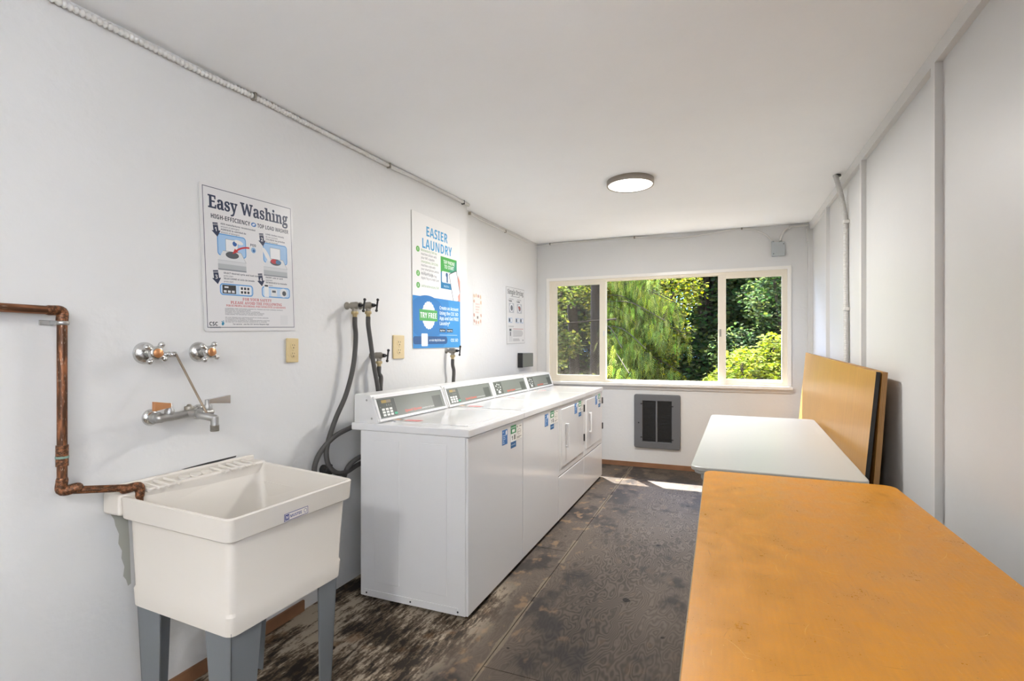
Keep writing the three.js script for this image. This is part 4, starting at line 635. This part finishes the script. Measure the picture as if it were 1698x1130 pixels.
// ------------------------------------------------------------------ heater grille on the window wall
{
  const t = thing('wall_heater', 'dark grey recessed wall heater grille under the window', 'heater'), x0 = -0.893, x1 = -0.402, y0 = 0.232, y1 = 0.826, D = WB, f = 0.085;
  const ring = roundRectShape(x1 - x0, y1 - y0, 0.02); const hole = new THREE.Path(); const hw = (x1 - x0) / 2 - f + 0.004, hh = (y1 - y0) / 2 - 0.06; hole.moveTo(-hw, -hh); hole.lineTo(-hw, hh); hole.lineTo(hw, hh); hole.lineTo(hw, -hh); hole.closePath(); ring.holes.push(hole);
  const g = new THREE.ExtrudeGeometry(ring, { depth: 0.024, bevelEnabled: true, bevelThickness: 0.007, bevelSize: 0.007, bevelSegments: 3 }); g.translate((x0 + x1) / 2, (y0 + y1) / 2, -D + 0.001);
  part('cover_frame', [g], M.heater, t);
  part('dark_backing', [bx(x0 + f - 0.006, x1 - f + 0.006, y0 + 0.055, y1 - 0.055, D - 0.004, D - 0.001)], M.grille, t);
  const n = 36; for (let k = 0; k < n; k++) { const y = y0 + 0.066 + (y1 - y0 - 0.132) * (k + 0.5) / n; part('grille_slat', [bx(x0 + f, x1 - f, y - 0.0022, y + 0.0022, D - 0.018, D - 0.006)], M.grille, t); }
  const cxm = (x0 + x1) / 2 - 0.003; part('centre_bar', [rbx(cxm - 0.010, cxm + 0.010, y0 + 0.058, y1 - 0.058, D - 0.032, D - 0.016, 0.003)], M.heater, t);
  for (const [x, y] of [[x0 + f - 0.008, y1 - 0.10], [x1 - f + 0.006, y1 - 0.12], [x0 + f - 0.008, y0 + 0.115], [x1 - f + 0.006, y0 + 0.10]]) part('clip', [rbx(x - 0.012, x + 0.012, y - 0.006, y + 0.006, D - 0.037, D - 0.030, 0.002)], M.black, t);
  part('knob_mark', [latheTo([[0.0001, 0.003], [0.008, 0.002], [0.009, 0]], V(x0 + 0.045, (y0 + y1) / 2 - 0.02, D - 0.031), V(0, 0, -1), 14)], M.black, t);
}

// ------------------------------------------------------------------ cables, conduit, junction box
function ribbed(pts, r, pitch, amp, rad = 10) {               // armoured cable: rings of alternating radius along a curve
  const c = new THREE.CatmullRomCurve3(pts, false, 'centripetal'), L = c.getLength(), n = Math.round(L / pitch) * 4, fr = c.computeFrenetFrames(n, false), pos = [], uv = [], idx = [];
  for (let i = 0; i <= n; i++) { const p = c.getPointAt(i / n), R = r + amp * Math.cos(i / 4 * Math.PI * 2); for (let k = 0; k <= rad; k++) { const a = k / rad * Math.PI * 2, q = p.clone().addScaledVector(fr.normals[i], Math.cos(a) * R).addScaledVector(fr.binormals[i], Math.sin(a) * R); pos.push(q.x, q.y, q.z); uv.push(k / rad, i / n * L); } }
  for (let i = 0; i < n; i++) for (let k = 0; k < rad; k++) { const a = i * (rad + 1) + k, b = a + rad + 1; idx.push(a, b, a + 1, b, b + 1, a + 1); }
  const g = new THREE.BufferGeometry(); g.setAttribute('position', new THREE.Float32BufferAttribute(pos, 3)); g.setAttribute('uv', new THREE.Float32BufferAttribute(uv, 2)); g.setIndex(idx); g.computeVertexNormals(); return prep(g);
}
{
  const t = thing('armoured_cable', 'white painted armoured cable along the top of the sink wall', 'cable'), pts = [V(WL + 0.014, ceilY(WL, -0.6) - 0.035, -0.6)];
  for (const [x, y] of [[100, 4], [200, 53], [330, 118], [421, 160.5], [520, 211], [645, 275], [700, 301], [769, 336]]) pts.push(v3(onX(x, y, WL + 0.014)));
  pts.push(V(WL + 0.014, pts[pts.length - 1].y, STEP + 0.004));
  part('cable_jacket', [ribbed(pts, 0.0105, 0.017, 0.0032)], M.cable, t);
  for (const [x, y] of [[421, 160], [645, 275], [768, 336]]) { const p = onX(x, y, WL + 0.014); part('staple', [rbx(WL, WL + 0.028, p.y - 0.016, p.y + 0.016, p.d - 0.006, p.d + 0.006, 0.003)], x === 768 ? M.black : M.valve, t); }
}
{
  const t = thing('armoured_cable', 'white painted cable sagging along the top of the window wall into the junction box', 'cable');
  const pts = [[779, 354], [800, 366], [838, 384], [865, 397]].map(([x, y]) => v3(onX(x, y, WL2 + 0.012))); pts.push(V(WL2 + 0.02, onX(887, 405.5, WL2 + 0.02).y, WB - 0.03));
  for (const [x, y] of [[915, 405], [960, 401], [1052, 394], [1090, 395], [1130, 394], [1180, 387], [1230, 379], [1255, 383], [1273, 392], [1281, 403]]) pts.push(v3(onD(x, y, WB - 0.012)));
  part('cable_jacket', [ribbed(pts, 0.0085, 0.02, 0.0008)], M.cable, t);
  for (const [x, y] of [[779, 354], [838, 384]]) { const p = onX(x, y, WL2 + 0.012); part('staple', [rbx(WL2, WL2 + 0.024, p.y - 0.013, p.y + 0.013, p.d - 0.008, p.d + 0.008, 0.003)], M.valve, t); }
  for (const [x, y] of [[912, 405], [1052, 394], [1230, 379]]) { const p = onD(x, y, WB - 0.012); part('staple', [rbx(p.x - 0.008, p.x + 0.008, p.y - 0.013, p.y + 0.013, WB - 0.024, WB, 0.003)], M.valve, t); }
}
{
  const t = thing('armoured_cable', 'short white cable arching from the junction box to the corner of the room', 'cable');
  const pts = [[1294, 404], [1295, 395], [1299, 385], [1309, 377], [1325, 374.5], [1344, 373]].map(([x, y]) => v3(onD(x, y, WB - 0.013)));
  part('cable_jacket', [ribbed(pts, 0.0095, 0.02, 0.0008)], M.cable, t);
  const p = onD(1309, 377, WB - 0.012); part('staple', [rbx(p.x - 0.01, p.x + 0.01, p.y - 0.014, p.y + 0.014, WB - 0.026, WB, 0.003)], M.cable, t);
}
{
  const t = thing('junction_box', 'small grey steel junction box above the window corner', 'box'), a = onD(1279.5, 403, WB - 0.03), b = onD(1301, 424, WB - 0.03);
  part('box_body', [rbx(a.x, b.x, b.y, a.y, WB - 0.04, WB, 0.004)], M.boxGrey, t);
  part('cover', [rbx(a.x - 0.002, b.x + 0.002, b.y - 0.002, a.y + 0.002, WB - 0.045, WB - 0.039, 0.002)], M.boxGrey, t);
  for (const [u, v] of [[0.14, 0.16], [0.92, 0.86]]) part('screw', [latheTo([[0.0001, 0.002], [0.005, 0.001], [0.005, 0]], V(a.x + (b.x - a.x) * u, b.y + (a.y - b.y) * v, WB - 0.045), V(0, 0, -1), 10)], M.black, t);
  for (const x of [1281, 1294]) { const p = onD(x, 404, WB - 0.012); part('connector', [cylBetween(V(p.x, a.y - 0.004, WB - 0.014), V(p.x, a.y + 0.018, WB - 0.014), 0.013)], M.boxGrey, t); }
}
{
  const t = thing('corner_bracket', 'small white metal bracket in the corner above the window', 'bracket');
  part('plate', [bx(0.822, 0.834, onD(1344, 401, WB).y, onD(1344, 380, WB).y, WB - 0.04, WB - 0.012)], M.cable, t);
}
{
  const t = thing('flexible_conduit', 'grey flexible conduit dropping from the ceiling behind the leaning sheets', 'conduit');
  const q = onY(1385, 291, 2.63), pts = [V(q.x, 2.64, q.d), v3(onX(1388, 300, 0.80)), v3(onX(1395, 325, 0.835)), v3(onX(1400, 350, 0.855)), v3(onX(1402, 370, 0.858)), v3(onX(1402.5, 440, 0.860)), v3(onX(1403, 520, 0.858)), v3(onX(1403.5, 600, 0.858)), v3(onX(1404, 700, 0.858))];
  part('conduit_tube', [ribbed(pts, 0.0165, 0.014, 0.0012, 12)], M.conduit, t);
  for (const y of [368, 513]) { const p = onX(1403, y, 0.858); part('clamp', [rbx(0.838, WR, p.y - 0.012, p.y + 0.012, p.d - 0.022, p.d + 0.022, 0.006)], M.cable, t); }
  const h = onY(1389, 290, 2.63); part('ceiling_ring', [cylBetween(V(h.x - 0.004, 2.618, h.d), V(h.x - 0.004, 2.632, h.d), 0.026, 0.026, 18)], M.black, t, 'dark hole rim in the ceiling');
}

// ------------------------------------------------------------------ tables and leaning sheets
function uvTop(g, w, l) { const p = g.attributes.position, uv = g.attributes.uv; for (let k = 0; k < p.count; k++) uv.setXY(k, p.getX(k) / w + 0.5, -p.getZ(k) / l + 0.5); return g; }
{
  const t = thing('folding_table', 'long orange varnished wood table with worn edges beside the panelled wall', 'table'), w = 0.765, l = 1.86, Y = 0.75;
  t.position.copy(V(0.318, 0, 1.735)); t.rotation.y = 0.0;
  const top = part('tabletop', [uvTop(slab(w, l, 0.014, 0.055, 0.0015), w, l).translate(0, Y, 0)], M.orange, t, 'scuffed orange varnished top');
  part('edge_band', [slab(w + 0.005, l + 0.005, 0.024, 0.056, 0.002).translate(0, Y - 0.0035, 0)], M.bandEdge, t);
  part('apron', [bx(-w / 2 + 0.06, w / 2 - 0.06, Y - 0.075, Y - 0.026, -l / 2 + 0.08, -l / 2 + 0.10), bx(-w / 2 + 0.06, w / 2 - 0.06, Y - 0.075, Y - 0.026, l / 2 - 0.10, l / 2 - 0.08), bx(-w / 2 + 0.06, -w / 2 + 0.08, Y - 0.075, Y - 0.026, -l / 2 + 0.08, l / 2 - 0.08), bx(w / 2 - 0.08, w / 2 - 0.06, Y - 0.075, Y - 0.026, -l / 2 + 0.08, l / 2 - 0.08)], M.legSteel, t);
  for (const sx of [-1, 1]) for (const sz of [-1, 1]) part('leg', [cylBetween(V(sx * (w / 2 - 0.11), 0, sz * (l / 2 - 0.22)), V(sx * (w / 2 - 0.11), Y - 0.026, sz * (l / 2 - 0.22)), 0.0135)], M.legSteel, t);
  for (const sz of [-1, 1]) part('leg_stretcher', [cylBetween(V(-w / 2 + 0.11, 0.12, sz * (l / 2 - 0.22)), V(w / 2 - 0.11, 0.12, sz * (l / 2 - 0.22)), 0.011)], M.legSteel, t);
}
{
  const t = thing('folding_table', 'white plastic table with rounded corners between the orange table and the window', 'table');
  const nl = onY(1147, 776, 0.742), fl = onY(1178, 688.5, 0.775), fr = onY(1350, 695, 0.775), nr = onY(1438, 797, 0.742);
  const nc = { x: (nl.x + nr.x) / 2, d: (nl.d + nr.d) / 2 }, fc = { x: (fl.x + fr.x) / 2, d: (fl.d + fr.d) / 2 }, w = (Math.hypot(nr.x - nl.x, nr.d - nl.d) + Math.hypot(fr.x - fl.x, fr.d - fl.d)) / 2, l = Math.hypot(fc.x - nc.x, fc.d - nc.d);
  t.position.copy(V((nc.x + fc.x) / 2, 0, (nc.d + fc.d) / 2)); t.rotation.y = -Math.atan2(fc.x - nc.x, fc.d - nc.d);
  const rise = Math.atan2(0.775 - 0.742, l), Ym = (0.742 + 0.775) / 2;
  part('tabletop', [slab(w, l, 0.022, 0.045, 0.006).rotateX(rise).translate(0, Ym, 0), slab(w - 0.03, l - 0.03, 0.024, 0.05, 0.006).translate(0, -0.018, 0).rotateX(rise).translate(0, Ym, 0)], M.white, t);
  for (const sx of [-1, 1]) for (const sz of [-1, 1]) part('leg_socket', [latheTo([[0.030, 0], [0.030, 0.045], [0.024, 0.056], [0.0001, 0.058]], V(sx * (w / 2 - 0.075), Ym - 0.03 + sz * 0.016, sz * (l / 2 - 0.095)), new THREE.Vector3(0, -1, 0), 20)], M.boxGrey, t, 'grey plastic leg socket');
  for (const sz of [-1, 1]) part('leg', [cylBetween(V(-0.14, 0, sz * 0.55), V(-0.14, Ym - 0.03, sz * 0.5), 0.014), cylBetween(V(0.16, 0, sz * 0.55), V(0.16, Ym - 0.03, sz * 0.5), 0.014), cylBetween(V(-0.14, 0.1, sz * 0.543), V(0.16, 0.1, sz * 0.543), 0.012)], M.legSteel, t);
}
function sheet(name, label, nearTop, farTop, nearBotX, farBotX, th, faceM, edgeM) {   // leaning panel: top corners {x,y,d}; feet on the floor
  const t = thing(name, label, 'board', 'wood sheets leaning on the panelled wall');
  const nb = { x: nearBotX, y: 0, d: nearTop.d }, fb = { x: farBotX, y: 0, d: farTop.d };
  const f = [nearTop, farTop, fb, nb].map(v3), n = new THREE.Vector3().subVectors(f[1], f[0]).cross(new THREE.Vector3().subVectors(f[3], f[0])).normalize(); if (n.x < 0) n.negate(); const off = n.multiplyScalar(th), b = f.map((p) => p.clone().add(off));
  const all = [...f, ...b];
  const mk = (faces) => polyGeo(all, faces);
  const fg = mk([[0, 1, 2, 3]]), p = fg.attributes.position, uv = fg.attributes.uv; for (let k = 0; k < p.count; k++) uv.setXY(k, -p.getZ(k), p.getY(k));
  part('face', [fg], faceM, t);
  const eg = mk([[0, 3, 7, 4]]), ep = eg.attributes.position, eu = eg.attributes.uv, us = [0, 0, 1, 0, 1, 1]; for (let k = 0; k < 6; k++) eu.setXY(k, us[k], ep.getY(k) * 1.2);
  part('end_edge', [eg], edgeM, t);
  part('back_and_edges', [mk([[4, 7, 6, 5], [0, 4, 5, 1], [1, 5, 6, 2], [2, 6, 7, 3]])], M.plyEdge, t);
}
{
  const D0 = 3.25, D1 = 5.68, a = onD(1453, 617, D0), b = onD(1336, 585, D1), lowN = onD(1434, 795, D0), lowF = onD(1325, 692, D1);
  const bot = (t, l) => t.x + (l.x - t.x) / (l.y - t.y) * (0 - t.y);
  sheet('veneer_sheet', 'wood veneer sheet with a black edge leaning on a plywood sheet', a, b, bot(a, lowN), bot(b, lowF), 0.020, M.veneer, M.blackEdge);
  const a2 = onD(1463.5, 617.5, D0 - 0.01), b2 = { x: b.x + 0.034, y: b.y - 0.012, d: D1 - 0.02 };
  sheet('plywood_sheet_leaning', 'plywood sheet with a layered edge leaning directly on the panelled wall', a2, b2, bot(a, lowN) + 0.055, bot(b, lowF) + 0.075, 0.024, M.veneer, M.plyEdge);
}

// ------------------------------------------------------------------ the garden outside
const leafMat = (c, t = 0.35) => new THREE.MeshPhysicalMaterial({ color: c, roughness: 1, specularIntensity: 0.35, transmission: t, thickness: 0, side: THREE.DoubleSide });
const LG = { broad: leafMat(lin(1, 1, 1), 0.4), needle: leafMat(lin(1, 1, 1), 0.3) };
M.bark = new THREE.MeshStandardMaterial({ color: lin(0.05, 0.036, 0.027), roughness: 0.9 });
M.bounceWall = new THREE.MeshStandardMaterial({ color: lin(0.55, 0.55, 0.545), roughness: 0.95 });
M.soil = new THREE.MeshStandardMaterial({ color: lin(0.10, 0.085, 0.06), roughness: 1 });
struct('ground', [bx(-30, 25, -0.5, -0.28, 6.0, 45)], M.soil, 'shady ground of the garden outside the window');
struct('ground_001', [bx(-30, 25, -0.5, -0.28, -40, 6.0)], new THREE.MeshStandardMaterial({ color: lin(0.72, 0.715, 0.70), roughness: 1 }), 'unseen yard around the building, made pale to bounce light inside');  // yard coloured pale so it throws light up to the ceiling
struct('neighbour_bounce_wall', [bx(5.2, 5.6, -0.3, 5.5, -9, 6)], M.bounceWall, 'unseen pale wall added to bounce sunlight into the side window');  // out-of-view reflector, added to send sunlight through the side window
function leafGeo(len, wid, fold) {                             // pointed leaf folded along its midrib, 8 triangles
  const s = [[0, 0], [0.25, 0.75], [0.55, 1], [0.82, 0.55], [1, 0]], pos = [], idx = [];
  for (const [u, v] of s) { pos.push(0, -fold * 0.15 * u * len, u * len, v * wid / 2, fold * v * wid * 0.3 - fold * 0.15 * u * len, u * len, -v * wid / 2, fold * v * wid * 0.3 - fold * 0.15 * u * len, u * len); }
  for (let i = 0; i < 4; i++) { const a = i * 3, b = a + 3; idx.push(a, b, a + 1, a + 1, b, b + 1, a, a + 2, b, b, a + 2, b + 2); }
  const g = new THREE.BufferGeometry(); g.setAttribute('position', new THREE.Float32BufferAttribute(pos, 3)); g.setIndex(idx); g.computeVertexNormals(); return g;
}
const broadLeaf = leafGeo(1, 0.62, 0.6);
const sprayGeo = (() => { const l = []; for (let k = 0; k < 9; k++) { const u = k / 9, a = (k % 2 ? 1 : -1) * 0.75; const g = leafGeo(0.34 * (1 - 0.45 * u), 0.055, 0.3).toNonIndexed(); g.rotateY(a); g.translate(0, -0.22 * u * u, u * 0.8); l.push(g); } const g = leafGeo(0.45, 0.05, 0.2).toNonIndexed(); g.translate(0, -0.15, 0.7); l.push(g); return mergeGeometries(l); })();
const dummy = new THREE.Object3D(), tc = new THREE.Color();
function foliage(parent, geo, mat, n, place, colour, name = 'foliage') {
  const m = shadows(new THREE.InstancedMesh(geo, mat, n)); m.name = name; m.userData = { kind: 'stuff' };
  for (let i = 0; i < n; i++) { place(dummy, i); dummy.updateMatrix(); m.setMatrixAt(i, dummy.matrix); m.setColorAt(i, colour(tc)); }
  m.computeBoundingSphere?.(); parent.add(m); return m;
}
function inBall() { let x, y, z; do { x = rr(-1, 1); y = rr(-1, 1); z = rr(-1, 1); } while (x * x + y * y + z * z > 1); return [x, y, z]; }
const green = (h0, h1, s0, s1, l0, l1) => (c) => c.setHSL(rr(h0, h1) - 0.02, Math.min(1, rr(s0, s1) * 1.25), rr(l0, l1) * 0.42 * (rnd() < 0.12 ? 1.8 : 1));
function broadTree(name, label, x, d, h, blobs, n, size, colour, group) {
  const t = thing(name, label, name.includes('tree') ? 'tree' : 'shrub', group); t.position.copy(V(x, -0.28, d));
  part('trunk', [tube([V(0, 0, 0), V(rr(-0.08, 0.08), h * 0.35, 0.05), V(rr(-0.15, 0.15), h * 0.75, 0)], 0.02 + h * 0.014, 12, 8)], M.bark, t);
  const br = []; for (const [bx_, by, bd, br_] of blobs) br.push(tube([V(0, h * 0.25, 0), V(bx_ * 0.5, (by + h * 0.3) / 2, bd * 0.5), V(bx_, by, bd)], 0.012 + h * 0.004, 10, 6));
  if (br.length) part('branch', br, M.bark, t);
  const tot = blobs.reduce((s, b) => s + b[3] ** 2, 0); let bi = 0, left = 0; const plan = blobs.map((b) => Math.ceil(n * b[3] ** 2 / tot)); left = plan[0];
  foliage(t, broadLeaf, LG.broad, n, (o) => {
    while (left <= 0 && bi < blobs.length - 1) { bi++; left = plan[bi]; } left--;
    const b = blobs[bi], q = inBall(), L = Math.hypot(...q) || 1, k = (0.55 + 0.45 * rnd()) / L; const s = rr(0.7, 1.25) * size;
    o.position.set(b[0] + q[0] * k * b[3], b[1] + q[1] * k * b[3] * 0.85, -b[2] + q[2] * k * b[3]); o.rotation.set(rr(-0.9, 0.9), rr(0, 6.28), rr(-0.7, 0.7)); o.scale.setScalar(s);
  }, colour);
  return t;
}
const ball = (n, x, y, d, r) => Array.from({ length: n }, () => { const q = inBall(); return [q[0] * x, y[0] + (y[1] - y[0]) * rnd(), q[2] * d, rr(...r)]; });
seed = 31;
// two staggered rows of dense trees far behind
seed = 4242;
for (let k = 0; k < 16; k++) {
  const row = k % 2, x = -9.2 + (k >> 1) * 1.75 + row * 0.85 + rr(-0.15, 0.15), d = (row ? 17.2 : 14.6) + rr(-0.2, 0.2);
  broadTree('background_tree', 'dense tree in the row at the back of the garden', x, d, 5.6, ball(18, 0.85, [0.4, 5.4], 0.6, [0.75, 1.1]), 9500, 0.16, green(0.21, 0.33, 0.3, 0.6, 0.10, 0.40), 'trees at the back of the garden');
}
seed = 977;
// mid shrubs with yellow-green leaves, backlit
broadTree('leafy_tree', 'yellow-green leafy tree just behind the drooping cedar', -1.6, 11.6, 3.6, ball(12, 1.1, [0.6, 3.2], 0.6, [0.4, 0.75]), 9500, 0.082, green(0.15, 0.26, 0.5, 0.85, 0.08, 0.40));
broadTree('leafy_tree', 'green leafy tree with small leaves seen behind the insect screen', -3.3, 9.4, 3.2, ball(12, 1.0, [0.4, 2.8], 0.4, [0.3, 0.55]), 7000, 0.08, green(0.16, 0.27, 0.4, 0.7, 0.10, 0.6));
broadTree('leafy_tree', 'shady tree with glinting leaves behind the right-hand pane', 1.3, 12.2, 4.2, ball(13, 1.2, [1.2, 3.8], 0.7, [0.5, 0.8]), 9500, 0.09, green(0.22, 0.33, 0.3, 0.6, 0.06, 0.34));
// bright broad-leaved bush close to the window, lower right
broadTree('leafy_shrub', 'bright lime-green broad-leaved bush close outside the right-hand pane', 0.35, 8.6, 1.7, [...ball(11, 0.75, [0.5, 1.4], 0.35, [0.22, 0.36]), [0.75, 1.62, 0, 0.3], [0.45, 1.68, 0.1, 0.28], [0.12, 1.45, 0, 0.28], [-0.3, 1.1, 0, 0.3], [0.9, 1.5, 0.1, 0.25]], 5000, 0.07, green(0.18, 0.25, 0.5, 0.8, 0.16, 0.52));
broadTree('leafy_shrub', 'lime-green bush at the foot of the cedar', -0.55, 9.2, 1.2, ball(9, 0.6, [0.4, 1.1], 0.3, [0.22, 0.34]), 2000, 0.075, green(0.18, 0.26, 0.5, 0.8, 0.12, 0.46));
broadTree('leafy_shrub', 'low dark-green bush under the cedar branches', -2.1, 9.4, 1.2, ball(8, 0.6, [0.3, 1.0], 0.3, [0.25, 0.4]), 1700, 0.085, green(0.22, 0.3, 0.4, 0.7, 0.12, 0.3));
{ // cedar with drooping sprays
  const t = thing('cedar_tree', 'drooping feathery green cedar outside the middle pane', 'tree'); t.position.copy(V(-1.55, -0.28, 10.3));
  part('trunk', [tube([V(-0.9, 0, 0.6), V(-0.88, 2, 0.6), V(-0.86, 4.4, 0.6)], 0.16, 14, 12)], M.bark, t);
  const limbs = []; for (let k = 0; k < 26; k++) { const y = 1.25 + (k % 13) * 0.22 + rr(-0.08, 0.08), a = rr(-0.5, 1.2), L = rr(1.0, 1.9); limbs.push([V(-0.87, y + 0.5, 0.6), V(-0.87 + Math.cos(a) * L * 0.5, y + 0.42, 0.6 - Math.sin(a) * L * 0.5 - 0.1), V(-0.87 + Math.cos(a) * L, y, 0.6 - Math.sin(a) * L - 0.3)]); }
  for (const l of limbs) part('branch', [tube(l, 0.008, 10, 6)], M.bark, t);
  const curves = limbs.map((l) => new THREE.CatmullRomCurve3(l));
  foliage(t, sprayGeo, LG.needle, 5200, (o, i) => { const c = curves[i % curves.length], u = Math.sqrt(rr(0.04, 1)), p = c.getPoint(u); o.position.set(p.x + rr(-0.14, 0.14), p.y - rr(0, 0.42), p.z + rr(-0.14, 0.14)); o.rotation.set(rr(0.75, 1.5), rr(0, 6.28), rr(-0.4, 0.4), 'YXZ'); o.scale.setScalar(rr(0.12, 0.24)); }, green(0.18, 0.29, 0.35, 0.7, 0.04, 0.66));
}
{ // dark trunk behind the screened pane
  const t = thing('bare_trunk', 'broad dark tree trunk behind the insect screen', 'tree'); t.position.copy(V(-2.72, -0.28, 10.0));
  part('trunk', [tube([V(0.05, 0, 0), V(0, 1.8, 0), V(-0.12, 4.2, 0)], 0.10, 20, 14)], M.bark, t);
  part('twig', [tube([V(-0.6, 2.0, -0.3), V(-0.1, 2.12, -0.35), V(0.9, 2.2, -0.3)], 0.016, 16, 6), tube([V(-0.5, 0.9, -0.3), V(0.2, 0.86, -0.35), V(1.2, 0.98, -0.3)], 0.014, 16, 6)], M.bark, t);
}

renderer.render(scene, camera);
